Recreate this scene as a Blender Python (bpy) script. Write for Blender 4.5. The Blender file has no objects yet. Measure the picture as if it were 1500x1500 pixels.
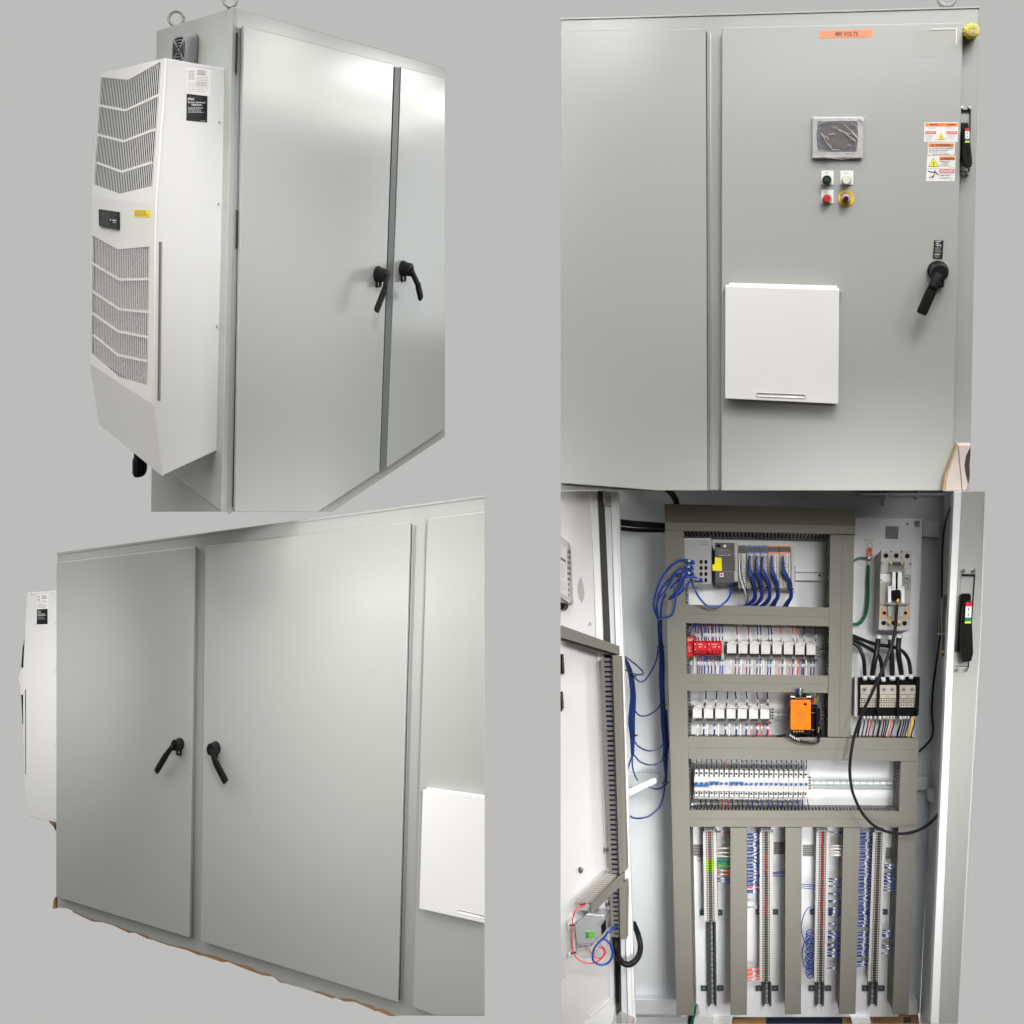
import bpy, bmesh, math, random
from mathutils import Vector, Matrix
random.seed(7)
S = bpy.context.scene
COL = S.collection
FPX = 1300.0          # focal length in photo pixels (frame 1500 px wide)
EYE = 1.5             # camera height
def wld(c): return Vector((c[0], c[2], c[1] + EYE))

# ------------------------------------------------------------------ camera / world
cam = bpy.data.cameras.new('camera'); co = bpy.data.objects.new('camera', cam); COL.objects.link(co)
co.location = (0, 0, EYE); co.rotation_euler = (math.pi/2, 0, 0)
cam.sensor_width = 36; cam.sensor_fit = 'HORIZONTAL'; cam.lens = 36*FPX/1500; cam.clip_end = 200; cam.clip_start = .05
S.camera = co
W = bpy.data.worlds.new('World'); S.world = W; W.use_nodes = True
wn = W.node_tree.nodes; wl_ = W.node_tree.links
tcw = wn.new('ShaderNodeTexCoord'); sx_ = wn.new('ShaderNodeSeparateXYZ'); rp = wn.new('ShaderNodeValToRGB')
wl_.new(tcw.outputs['Generated'], sx_.inputs[0]); wl_.new(sx_.outputs['Z'], rp.inputs[0])   # bright ceiling, dimmer floor, as in the workshop
UP, LO = .96, .09
er = rp.color_ramp.elements; rp.color_ramp.interpolation = 'LINEAR'
BAND = (.10, .04, 1.87)
for p_ in (.35, .5, .62, .75): er.new(p_)
for e_, p_, k_ in zip(er, (0, .35, .47, .62, .74, 1), (0, 0, 1, 1, 2, 2)): e_.position = p_; e_.color = (BAND[k_], BAND[k_]*(.86 if k_ == 0 else 1), BAND[k_]*(.66 if k_ == 0 else 1), 1)
mr_ = wn.new('ShaderNodeMapRange'); mr_.inputs[1].default_value = -1; mr_.inputs[2].default_value = 1
wl_.new(sx_.outputs['Z'], mr_.inputs[0]); wl_.new(mr_.outputs[0], rp.inputs[0])
wl_.new(rp.outputs[0], wn['Background'].inputs[0])
wn['Background'].inputs[1].default_value = 1.0
S.view_settings.view_transform = 'Standard'; S.view_settings.look = 'None'
S.view_settings.exposure = 0; S.view_settings.gamma = 1
S.render.resolution_x = S.render.resolution_y = 1024

# ------------------------------------------------------------------ materials
def lin(c): c = c/255.; return c/12.92 if c <= .04045 else ((c+.055)/1.055)**2.4
MATS = {}
def mat(name, rgb, rough=.5, metal=0., bump=0., bscale=300., spec=.5, mottle=0., coat=0., mscale=6., trans=0., alpha=1.):
    if name in MATS: return MATS[name]
    m = bpy.data.materials.new(name); m.use_nodes = True; N = m.node_tree.nodes; L = m.node_tree.links
    b = N['Principled BSDF']; c = (*rgb, 1)
    b.inputs['Base Color'].default_value = c; b.inputs['Roughness'].default_value = rough
    b.inputs['Metallic'].default_value = metal; b.inputs['Specular IOR Level'].default_value = spec
    b.inputs['Coat Weight'].default_value = coat; b.inputs['Coat Roughness'].default_value = .1
    b.inputs['Transmission Weight'].default_value = trans; b.inputs['Alpha'].default_value = alpha
    tc = N.new('ShaderNodeTexCoord')
    if mottle:
        n = N.new('ShaderNodeTexNoise'); n.inputs['Scale'].default_value = mscale; n.inputs['Detail'].default_value = 5
        r = N.new('ShaderNodeMapRange'); r.inputs[1].default_value = .3; r.inputs[2].default_value = .7
        r.inputs[3].default_value = 1-mottle; r.inputs[4].default_value = 1+mottle
        x = N.new('ShaderNodeMix'); x.data_type = 'RGBA'; x.blend_type = 'MULTIPLY'; x.inputs[0].default_value = 1
        x.inputs[6].default_value = c
        L.new(tc.outputs['Object'], n.inputs['Vector']); L.new(n.outputs['Fac'], r.inputs[0])
        cc = N.new('ShaderNodeCombineColor')
        for i in range(3): L.new(r.outputs[0], cc.inputs[i])
        L.new(cc.outputs[0], x.inputs[7]); L.new(x.outputs[2], b.inputs['Base Color'])
        r2 = N.new('ShaderNodeMapRange'); r2.inputs[3].default_value = rough-.01; r2.inputs[4].default_value = rough+.02
        L.new(n.outputs['Fac'], r2.inputs[0]); L.new(r2.outputs[0], b.inputs['Roughness'])
    if bump:
        n2 = N.new('ShaderNodeTexNoise'); n2.inputs['Scale'].default_value = bscale; n2.inputs['Detail'].default_value = 2
        bp = N.new('ShaderNodeBump'); bp.inputs['Strength'].default_value = bump; bp.inputs['Distance'].default_value = .002
        L.new(tc.outputs['Object'], n2.inputs['Vector']); L.new(n2.outputs['Fac'], bp.inputs['Height'])
        L.new(bp.outputs[0], b.inputs['Normal'])
    MATS[name] = m; return m
M = dict(
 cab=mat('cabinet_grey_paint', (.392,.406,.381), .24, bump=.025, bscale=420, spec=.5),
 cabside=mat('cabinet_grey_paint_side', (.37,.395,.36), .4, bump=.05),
 gasket=mat('black_gasket', (.02,.02,.02), .8),
 acw=mat('white_powder_coat', (.70,.692,.68), .42, bump=.06, bscale=600),
 acg=mat('cream_powder_coat', (.69,.68,.645), .45, bump=.06, bscale=600),
 dark=mat('dark_cavity', (.012,.012,.012), .9, spec=.1),
 fin=mat('aluminium_fins', (.5,.48,.45), .5, .4, mottle=.5, mscale=90),
 blk=mat('black_plastic', (.007,.007,.008), .42, bump=.05, spec=.16),
 blkm=mat('matt_black_plastic', (.008,.008,.0078), .55, bump=.1, spec=.14),
 vent=mat('grey_plastic', (.2,.205,.21), .35),
 paper=mat('white_paper', (.82,.80,.77), .5),
 blab=mat('black_label', (.010,.010,.012), .4, spec=.25),
 yel=mat('yellow_label', (.85,.65,.01), .45),
 ink=mat('dark_ink', (.06,.055,.055), .6),
 inkl=mat('faint_ink', (.42,.40,.39), .6),
 inkw=mat('white_ink', (.78,.78,.78), .6),
 chrome=mat('bright_steel', (.50,.51,.52), .3, .8),
 steel=mat('dull_steel', (.45,.46,.47), .35, .5),
 slot=mat('brown_slot', (.16,.13,.10), .6),
 orl=mat('orange_label', (.95,.30,.14), .5), inkr=mat('maroon_ink', (.22,.06,.04), .6),
 orw=mat('warning_orange', (.85,.20,.012), .5), red=mat('danger_red', (.68,.022,.035), .45),
 ylt=mat('warning_yellow', (.92,.83,.01), .45), grn=mat('teal_green', (.0,.25,.16), .45),
 patch=mat('pale_vinyl_patch', (.415,.42,.395), .45),
 hmif=mat('silver_plastic', (.50,.475,.46), .35, mottle=.02), hmib=mat('slate_bezel', (.12,.14,.165), .3),
 scr=mat('dull_screen', (.13,.116,.113), .4, spec=.3),
 grnb=mat('green_button', (.0,.07,.03), .3), redb=mat('red_button', (.55,.012,.012), .4, spec=.3),
 whb=mat('cream_button', (.74,.72,.58), .25, coat=.5), drb=mat('dark_red_button', (.08,.004,.008), .15, coat=1),
 ylb=mat('yellow_plastic', (.92,.52,.004), .4), ylk=mat('lemon_plastic', (.70,.62,.02), .4),
 docw=mat('white_gloss_metal', (.80,.79,.78), .35, bump=.02, spec=.5, mottle=.008),
 card=mat('cardboard', (.36,.19,.07), .8, mottle=.2, mscale=20), cardp=mat('pale_cardboard', (.52,.455,.40), .75, mottle=.06, mscale=15),
 inw=mat('white_enamel', (.70,.73,.755), .26, bump=.03, spec=.5, mottle=.015),
 inwb=mat('bright_white_enamel', (.86,.86,.86), .3),
 door=mat('door_white_enamel', (.72,.71,.70), .2, spec=.5, mottle=.015),
 duct=mat('duct_grey_pvc', (.185,.176,.152), .45, mottle=.03, bump=.03), ductd=mat('duct_seam_and_shade', (.12,.105,.085), .5, mottle=.03),
 zinc=mat('zinc_rail', (.48,.52,.53), .35, .25, mottle=.05, mscale=30), zincb=mat('bright_zinc_rail', (.80,.82,.83), .3, .15), rsd=mat('relay_gap_shade', (.10,.10,.095), .5), zincd=mat('dark_zinc_rail', (.16,.19,.19), .35, .7, mottle=.08, mscale=30),
 dvw=mat('device_white', (.57,.565,.555), .4), dvg=mat('device_grey', (.46,.46,.45), .45), dvs=mat('device_silver', (.45,.46,.47), .35, .3),
 dvd=mat('device_charcoal', (.10,.09,.095), .45), dvc=mat('device_cream', (.42,.405,.37), .45),
 dvr=mat('device_red', (.52,.018,.026), .4), dvo=mat('device_orange', (.82,.165,.006), .45),
 bll=mat('light_blue_plastic', (.07,.22,.55), .4), blb=mat('breaker_blue', (.03,.11,.28), .35),
 orm=mat('orange_marker', (.9,.28,.08), .45),
 wb=mat('blue_cable', (.008,.05,.32), .35, coat=.3), wd=mat('navy_wire', (.006,.014,.12), .45), wm=mat('royal_blue_wire', (.012,.036,.22), .45),
 wbd=mat('navy_blue_cable', (.006,.032,.15), .35, coat=.3), wk=mat('black_cable', (.010,.010,.011), .38, spec=.3), wr=mat('red_wire', (.30,.006,.012), .4), wo=mat('orange_red_wire', (.85,.09,.035), .4),
 wg=mat('green_cable', (.0,.10,.035), .35), wt=mat('teal_wire', (.0,.20,.13), .4), wlg=mat('lime_wire', (.12,.45,.02), .4), ww=mat('cream_wire', (.70,.66,.60), .45),
 wp=mat('pink_red_wire', (.75,.04,.07), .4), wy=mat('yellow_wire', (.75,.45,.01), .4), slv=mat('white_sleeve', (.60,.60,.59), .5),
 cop=mat('copper', (.88,.36,.18), .35, .35), brass=mat('brass', (.75,.52,.15), .35, .5), tin=mat('tinned_block', (.62,.57,.48), .35, .25),
 tan=mat('tan_panel', (.60,.42,.22), .5), gyl=mat('lime_terminal', (.36,.62,.02), .45), jmp=mat('jumper_red', (.42,.01,.01), .4),
 grl=mat('grey_label', (.30,.30,.30), .5), navy=mat('navy_carpet', (.012,.02,.05), .9, mottle=.4, mscale=60), lime=mat('green_connector', (.12,.45,.05), .4),
)
# ------------------------------------------------------------------ frames: each cabinet has its own axes in space
def ray(x, y): return Vector(((x-750)/FPX, (750-y)/FPX, 1.0))
def vdir(x, y): return ray(x, y).normalized()
class Frame:
    def __init__(s, O, du, dv, dw): s.O, s.du, s.dv, s.dw = Vector(O), Vector(du), Vector(dv), Vector(dw)
    def c(s, p): return s.O + s.du*p[0] + s.dv*p[1] + s.dw*p[2]
    def uv(s, x, y, w=0.):                    # where the sight line meets the plane at height w over this face
        m = Matrix((s.du, s.dv, -ray(x, y))).transposed()
        r = m.inverted() @ (-(s.O + s.dw*w)); return Vector((r[0], r[1], w))
    def px(s, p): q = s.c(p); return (750+FPX*q[0]/q[2], 750-FPX*q[1]/q[2])
    def reach(s, x0, y0, w0, x1, y1):         # how far a point stands off the face
        a = s.uv(x0, y0, w0); c = w0
        for st in (.02, .001, .0001):
            best = (1e9, c)
            for k in range(-70, 71):
                w = c+k*st; p = s.px((a[0], a[1], w)); d = (p[0]-x1)**2+(p[1]-y1)**2
                if d < best[0]: best = (d, w)
            c = best[1]
        return c
    def sc(s, x, y, w=0.): return s.c(s.uv(x, y, w))[2]/FPX     # metres per pixel there
    def at(s, p, du=None, dv=None, dw=None): return Frame(s.c(p), du or s.du, dv or s.dv, dw or s.dw)

# ------------------------------------------------------------------ mesh builder
class MB:
    def __init__(s, F, m=None): s.F, s.v, s.f, s.m = F, [], [], [m] if m else []; s.fm = []; s.cur = 0; s.sm = []
    def use(s, m):
        if m not in s.m: s.m.append(m)
        s.cur = s.m.index(m); return s
    def add(s, vs, fs, smooth=False, F=None):
        k = len(s.v); F = F or s.F
        s.v += [F.c(p) for p in vs]
        for f in fs: s.f.append([i+k for i in f]); s.fm.append(s.cur); s.sm.append(smooth)
        return s
    def loft(s, loops, caps=True, smooth=False, F=None, closed=True):
        n = len(loops[0]); vs = [p for l in loops for p in l]; fs = []
        for i in range(len(loops)-1):
            for j in range(n if closed else n-1):
                a = i*n+j; b = i*n+(j+1) % n; fs.append((a, b, b+n, a+n))
        if caps: fs += [tuple(range(n)), tuple(range((len(loops)-1)*n, len(loops)*n))]
        return s.add(vs, fs, smooth, F)
    def prism(s, poly, w0, w1, F=None, grow=0):     # poly in local (u,v)
        return s.loft([[(p[0], p[1], w0) for p in poly], [(p[0], p[1], w1) for p in poly]], F=F)
    def pp(s, pts, w0, w1, F=None):                 # outline seen in the photo, front face at w1
        F = F or s.F; return s.prism([F.uv(x, y, w1) for x, y in pts], w0, w1, F)
    def pcut(s, pts, w0, w1, F=None, xmax=None, eps=.8):   # like pp, but a piece sawn off at the right edge
        F = F or s.F; A = [F.uv(x, y, w1) for x, y in pts]
        B = [F.uv(x-eps, y, w0) if (xmax and x >= xmax) else Vector((a[0], a[1], w0)) for (x, y), a in zip(pts, A)]
        return s.loft([B, A], F=F)
    def pb(s, x0, y0, x1, y1, w0, w1, F=None): return s.pp([(x0, y0), (x1, y0), (x1, y1), (x0, y1)], w0, w1, F)
    def box(s, u0, u1, v0, v1, w0, w1, F=None): return s.prism([(u0, v0), (u1, v0), (u1, v1), (u0, v1)], w0, w1, F)
    def cyl(s, a, b, r0, r1=None, n=20, caps=True, F=None, smooth=True):
        F = F or s.F; a = F.c(a); b = F.c(b); r1 = r0 if r1 is None else r1
        d = (b-a).normalized(); h = Vector((0, 0, 1)) if abs(d[2]) < .9 else Vector((1, 0, 0))
        x = d.cross(h).normalized(); y = d.cross(x); k = len(s.v)
        for c, r in ((a, r0), (b, r1)):
            for i in range(n): t = 2*math.pi*i/n; s.v.append(c + x*(r*math.cos(t)) + y*(r*math.sin(t)))
        for i in range(n): j = (i+1) % n; s.f.append([k+i, k+j, k+n+j, k+n+i]); s.fm.append(s.cur); s.sm.append(smooth)
        if caps:
            s.f.append([k+i for i in range(n)]); s.f.append([k+n+i for i in range(n)]); s.fm += [s.cur]*2; s.sm += [False]*2
        return s
    def disc(s, x, y, w0, w1, rpx, F=None, n=24, r1=None, asp=1.):   # round thing standing on the face (true circle in the face)
        F = F or s.F; c = F.uv(x, y, w1); r = rpx*F.sc(x, y, w1); q = r if r1 is None else r1*F.sc(x, y, w1)
        L = lambda rr, w: [(c[0]+rr*math.cos(2*math.pi*i/n)*asp, c[1]+rr*math.sin(2*math.pi*i/n), w) for i in range(n)]
        return s.loft([L(r, w0), L(q, w1)], F=F)
    def tube(s, pts, r, n=8, sub=6, F=None, world=False, r1=None):   # smooth tube through local points
        F = F or s.F; P = [p if world else F.c(p) for p in pts]
        if len(P) > 2 and sub > 1:
            Q = []; E = [P[0]*2-P[1]] + P + [P[-1]*2-P[-2]]
            for i in range(1, len(E)-2):
                a, b, c, d = E[i-1:i+3]
                for k in range(sub):
                    t = k/sub; Q.append(.5*((2*b)+(c-a)*t+(2*a-5*b+4*c-d)*t*t+(3*b-a-3*c+d)*t**3))
            Q.append(P[-1]); P = Q
        k = len(s.v); nx = None
        for i, p in enumerate(P):
            d = (P[min(i+1, len(P)-1)]-P[max(i-1, 0)]).normalized()
            if nx is None: nx = d.orthogonal().normalized()
            nx = (nx - d*nx.dot(d)).normalized(); ny = d.cross(nx)
            rr = r if r1 is None else r+(r1-r)*i/(len(P)-1)
            for j in range(n): t = 2*math.pi*j/n; s.v.append(p+nx*(rr*math.cos(t))+ny*(rr*math.sin(t)))
        for i in range(len(P)-1):
            for j in range(n):
                a = k+i*n+j; b = k+i*n+(j+1) % n; s.f.append([a, b, b+n, a+n]); s.fm.append(s.cur); s.sm.append(True)
        s.f.append([k+j for j in range(n)]); s.f.append([k+(len(P)-1)*n+j for j in range(n)]); s.fm += [s.cur]*2; s.sm += [False]*2; s.path = P; s.rad = r
        return s
    def pt(s, pts, rpx, n=8, sub=6, F=None, r1=None):   # tube through (x, y, w) points read off the photo
        F = F or s.F; L = [F.uv(x, y, w) for x, y, w in pts]; k = F.sc(*pts[0])
        return s.tube(L, rpx*k, n, sub, F, r1=None if r1 is None else r1*k)
    def text(s, t, x0, y0, x1, y1, w, F=None, bold=.0, ang=0):     # lettering fitted to a box read off the photo
        F = F or s.F; vs, fs = glyphs(t, bold)
        if not vs: return s
        X0 = min(p[0] for p in vs); X1 = max(p[0] for p in vs); Y0 = min(p[1] for p in vs); Y1 = max(p[1] for p in vs)
        def mp(p):
            a = (p[0]-X0)/(X1-X0); b = (p[1]-Y0)/(Y1-Y0)
            A = F.uv(x0, y1, w); B = F.uv(x1, y1, w); C = F.uv(x0, y0, w)
            if ang: pass
            return (A[0]+(B[0]-A[0])*a+(C[0]-A[0])*b, A[1]+(B[1]-A[1])*a+(C[1]-A[1])*b, w)
        return s.add([mp(p) for p in vs], fs, F=F)
    def dashes(s, x0, y0, x1, y1, n, w, F=None, h=.45, q=None):   # lines of print too small to read
        rr = random.Random(int(x0*7+y0*13)); step = (y1-y0)/n
        for i in range(n):
            x = x0; y = y0+i*step; xe = x1-(rr.random()*.3*(x1-x0))
            while x < xe:
                l = (x1-x0)*(.06+.12*rr.random()); s.pb(x, y, min(x+l, xe), y+step*h, w-.0003, w, F); x += l+(x1-x0)*.035
        return s
_G = {}
def glyphs(t, bold=0.):
    if (t, bold) in _G: return _G[(t, bold)]
    c = bpy.data.curves.new('lettering', 'FONT'); c.body = t; c.offset = bold; c.resolution_u = 2; c.space_line = .95; c.align_x = 'CENTER'
    o = bpy.data.objects.new('lettering', c); COL.objects.link(o); dg = bpy.context.evaluated_depsgraph_get()
    m = o.evaluated_get(dg).to_mesh(); r = ([v.co[:] for v in m.vertices], [tuple(p.vertices) for p in m.polygons])
    o.evaluated_get(dg).to_mesh_clear(); bpy.data.objects.remove(o); bpy.data.curves.remove(c); _G[(t, bold)] = r; return r

def root(name, origin, label, cat, group=None, kind=None):
    o = bpy.data.objects.new(name, None); o.empty_display_size = .05; COL.objects.link(o); o.location = wld(origin)
    o['label'] = label; o['category'] = cat
    if group: o['group'] = group
    if kind: o['kind'] = kind
    return o
def mk(name, mb, parent=None, m=None, bevel=0, origin=None, label=None, seg=2):
    me = bpy.data.meshes.new(name)
    if parent is not None:
        q = parent
        while q.parent: q = q.parent
        org = q.location.copy()
    else: org = wld(origin) if origin is not None else Vector((0, 0, 0))
    me.from_pydata([wld(v)-org for v in mb.v], [], mb.f)
    for x in (mb.m or [m]): me.materials.append(x)
    me.polygons.foreach_set('material_index', mb.fm); me.polygons.foreach_set('use_smooth', mb.sm)
    bm = bmesh.new(); bm.from_mesh(me); bmesh.ops.recalc_face_normals(bm, faces=bm.faces); bm.to_mesh(me); bm.free()
    o = bpy.data.objects.new(name, me); COL.objects.link(o)
    if parent is not None: o.parent = parent
    else: o.location = org
    if bevel:
        b = o.modifiers.new('bevel', 'BEVEL'); b.width = bevel; b.segments = seg; b.limit_method = 'ANGLE'; b.angle_limit = .9; b.harden_normals = False
    if label: o['label'] = label
    return o
def tag(o, label, cat, group=None, kind=None):
    o['label'] = label; o['category'] = cat
    if group: o['group'] = group
    if kind: o['kind'] = kind
    return o
def clone(r, delta, label=None, group=None):
    def cp(o, par):
        c = o.copy(); COL.objects.link(c); c.parent = par
        for ch in list(o.children): cp(ch, c)
        return c
    n = cp(r, None); n.location = r.location + delta
    if label: n['label'] = label
    if group: n['group'] = group
    return n
def q4(a, b, c, d): return [a, b, c, d]
def wspan(F, p): return wld(F.c(p))-wld(F.O)
# ================================================================== backdrop
bd = MB(Frame((0,0,34),(1,0,0),(0,1,0),(0,0,-1)), mat('seamless_grey_paper', (.893,.893,.888), 1., spec=0.)); bd.box(-90,90,-90,90,-.1,0)
bo = mk('backdrop', bd); bo['kind'] = 'structure'; bo['label'] = 'plain grey studio backdrop behind the cabinets'

def eyebolt(F, p, R, r, parent, tilt=0):     # p local foot point; ring standing up
    mb = MB(F, M['cabside']); n = 22
    L = []
    for i in range(n+1):
        a = 2*math.pi*i/n; L.append((p[0]+R*math.cos(a), p[1]+R*1.15+R*math.sin(a), p[2]+tilt*math.cos(a)))
    mb.tube(L, r, 8, 1); mb.cyl((p[0], p[1]-.002, p[2]), (p[0], p[1]+R*.25, p[2]), r*1.6)
    return mk('eyebolt', mb, parent)
def handle(F, fx, fy, wd, hx, hy, rf, rh, path, parent, wh=None, hw=.0, side=1):
    # fx,fy centre of flange on the door, hx,hy centre of the hub end, path of the lever
    if wh is None: wh = F.reach(fx, fy, wd, hx, hy)
    k = F.sc(fx, fy, wd); c = F.uv(fx, fy, wd); r0 = rf*k; r1 = rh*k
    e = MB(F, M['blk']); n = 28
    def ring(r, w): return [(c[0]+r*math.cos(2*math.pi*i/n), c[1]+r*math.sin(2*math.pi*i/n), w) for i in range(n)]
    d = wh-wd
    h = bpy.data.objects.new('door_handle', None); COL.objects.link(h); h.parent = parent
    e.loft([ring(r0*.96, wd), ring(r0, wd+d*.08), ring(r0, wd+d*.2), ring(r0*.93, wd+d*.24)], smooth=False); mk('flange', e, h)
    e = MB(F, M['blk']); e.loft([ring(r1*1.12, wd+d*.24), ring(r1*1.03, wd+d*.8), ring(r1, wd+d*.97), ring(r1*.9, wh)]); mk('hub', e, h, bevel=.001)
    # padlock hasp below
    e = MB(F, M['blk']); z = wd+d*.3
    for sx in (-.45, .45): e.box(c[0]+sx*r0-.09*r0, c[0]+sx*r0+.09*r0, c[1]-r0*1.45, c[1]-r0*.8, wd+d*.1, z)
    e.box(c[0]-.54*r0, c[0]+.54*r0, c[1]-r0*1.62, c[1]-r0*1.42, wd+d*.1, z); mk('padlock_hasp', e, h)
    # lever
    P = [F.uv(x, y, wh-(0 if i == 0 else hw)*0+dz) for i, (x, y, dz) in enumerate(path)]
    e = MB(F, M['blkm'])
    A, B, C = P[0], P[1], P[2]
    def sec(p, t, hwid, dep):
        nrm = Vector((-t[1], t[0], 0)).normalized(); L = []
        for i in range(12):
            a = 2*math.pi*i/12; cx = math.copysign(abs(math.cos(a))**.6, math.cos(a)); sy = math.copysign(abs(math.sin(a))**.6, math.sin(a))
            q = p+nrm*(hwid*cx)+Vector((0, 0, dep*sy)); L.append(tuple(q))
        return L
    t1 = (B-A).normalized(); t2 = (C-B).normalized(); tm = (t1+t2).normalized(); w = r1*.54
    e.loft([sec(A-t1*w*.6, t1, w*.9, w*.75), sec(A+t1*w, t1, w*.95, w*.8), sec(A.lerp(B, .7), tm, w*1.0, w*.8), sec(B, tm, w*1.02, w*.85)], smooth=True); mk('lever_arm', e, h)
    e = MB(F, M['blkm']); L = []; n = 26
    for i in range(n+1):
        f = i/n; rib = 1.0+(.10 if (i//1) % 2 and 2 < i < n-2 else 0)
        L.append(sec(B.lerp(C, f), t2, w*1.12*rib*(.96 if i in (0, n) else 1), w*.95*(rib*.5+.5)))
    e.loft(L); mk('ribbed_grip', e, h)
    return h

# ================================================================== 1: three-quarter view with cooling unit (upper left)
def frame_vp(px, z0, uvp, us, vvp, vs, wvp, ws):
    O = ray(*px)*z0; return Frame(O, vdir(*uvp)*us, vdir(*vvp)*vs, vdir(*wvp)*ws)
F1 = frame_vp((341, 10), 3.0, (1268, 230), 1, (62, 14500), -1, (-340, 224), -1)
r1 = root('control_cabinet', F1.c((0, -1.2, 0)), 'grey steel cabinet seen from its corner, with a louvred cooling unit on its side', 'cabinet')
D1 = F1.reach(341, 10, 0, 229, 45)
S1 = Frame(F1.O, F1.dw, F1.dv, -F1.du)       # left side face
mb = MB(F1, M['cab']); mb.pp([(341,10),(652,99),(652,640),(487,750),(324,750)], D1*.96, 0); body1 = mk('body', mb, r1, bevel=.004)
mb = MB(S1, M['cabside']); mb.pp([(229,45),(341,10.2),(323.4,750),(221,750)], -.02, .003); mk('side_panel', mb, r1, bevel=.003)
mb = MB(F1, M['cab']); mb.pp([(340.5,8.6),(652,97.4),(652,101),(340.5,12.5)], D1*.96, .003)
if 0: mb.loft([[(k[0]-.003,k[1]+.002,.003),(q[0],k[1]+.002,.003),(q[0],k[1]+.002,D1),(k[0]-.003,k[1]+.002,D1)],[(k[0]-.003,k[1]-.01,.003),(q[0],k[1]-.01,.003),(q[0],k[1]-.01,D1),(k[0]-.003,k[1]-.01,D1)]]); mk('top_rim', mb, r1, bevel=.002)
e1 = .034
mb = MB(F1, M['cab']); mb.pp([(357,37),(577,94),(556,690.5),(466,750),(345,750)], .012, e1); dr = mk('door', mb, r1, bevel=.003)
mb = MB(F1, M['gasket']); mb.pp([(354,41),(575,97),(553,686),(466,743),(342,743)], .0005, .0118); mk('gasket', mb, dr)
mb = MB(F1, M['cab']); mb.pp([(587.5,98),(652,114),(652,627.5),(567,685)], .012, e1); dr2 = mk('door', mb, r1, bevel=.003)
mb = MB(F1, M['gasket']); mb.pp([(585,101),(651,118),(651,623),(566,681)], .0005, .0118); mk('gasket', mb, dr2)
mb = MB(F1, mat('shaded_door_side', (.13,.145,.14), .5)); mb.pp([(578.5,98),(586.5,100),(566.3,686),(557,690)], .001, e1-.004); mk('door_side_shade', mb, r1)  # stands in for the second door's side face, its shade painted dark
# hinges along the left edge
for y in (66, 325, 560):
    mb = MB(F1, M['gasket']); a = F1.uv(347, y, .012); mb.box(a[0]-.002, a[0]+.003, a[1]-.09, a[1]+.04, .002, .016); mk('hinge', mb, r1)
mb = MB(F1, M['steel']); 
a = F1.uv(346,40,.0); b = F1.uv(339,750,.0); mb.box(b[0]+.0, a[0]+.004, b[1], a[1], .0005, .008); mk('hinge_channel', mb, r1, bevel=.002)
ky = F1.uv(341,10,0)[1]
eyebolt(F1, (F1.uv(341,10,0)[0]+.002, ky, -.03), .024, .006, r1, .02)
eyebolt(F1, (F1.uv(341,10,0)[0]+.03, ky, D1*.78), .028, .0065, r1, .03)
handle(F1, 552, 401, e1, 568, 403, 11.5, 9.2, [(567,405,0),(563.5,424,.01),(551,456,.0)], r1)
handle(F1, 589, 393, e1, 603, 394, 11.5, 9.2, [(603,397,0),(612,417,.01),(616.5,437,.0)], r1)

# cooling unit: side panel parallel to the doors, louvred face to the left
wa = F1.reach(341, 300, 0, 331, 303); wa = min(wa, -.012)
prof = [(242,85),(227,300),(222.5,592),(237,697)]
Pn = [F1.uv(x, y, wa) for x, y in prof]
bt = F1.uv(332,101,wa); bb = F1.uv(323.5,657,wa)
wf = F1.reach(222.5, 592, wa, 130, 535)
ac = root('cooling_unit', F1.c((Pn[2][0], Pn[3][1], wa)), 'tall cream louvred cooling unit with small dark display, on the corner-view cabinet', 'air conditioner')
mb = MB(F1, M['acw'])
poly = [Pn[0], bt, bb, Pn[3], Pn[2], Pn[1]]
mb.prism([(p[0], p[1]) for p in poly], wa-.006, wa); side = mk('side_panel', mb, ac, bevel=.002)
def face(Pa, Pb):      # frame of one louvred face: u runs far->near, v up
    A = F1.c((Pa[0], Pa[1], wa)); up = (A-F1.c((Pb[0], Pb[1], wa))).normalized(); u = F1.dw.normalized()
    n = u.cross(up).normalized()
    if n.dot(A) > 0: n = -n
    return Frame(A, u, up, n)
FU, FM, FC = face(Pn[0], Pn[1]), face(Pn[1], Pn[2]), face(Pn[2], Pn[3])
dep = wf-wa
LU = (Vector(Pn[0])-Vector(Pn[1])).length; 
def fq(F, Pa, Pb):     # full face quad in face coordinates
    h = (F1.c(Pa)-F1.c(Pb)).length; return dep, h
def stripface(F, polyn, m, name, w0=-.006, w1=0.): mb = MB(F, m); mb.prism([(p[0], p[1]) for p in polyn], w0, w1); return mk(name, mb, ac)
hU = fq(FU, Pn[0], Pn[1])[1]; hM = fq(FM, Pn[1], Pn[2])[1]; hC = fq(FC, Pn[2], Pn[3])[1]
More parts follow.
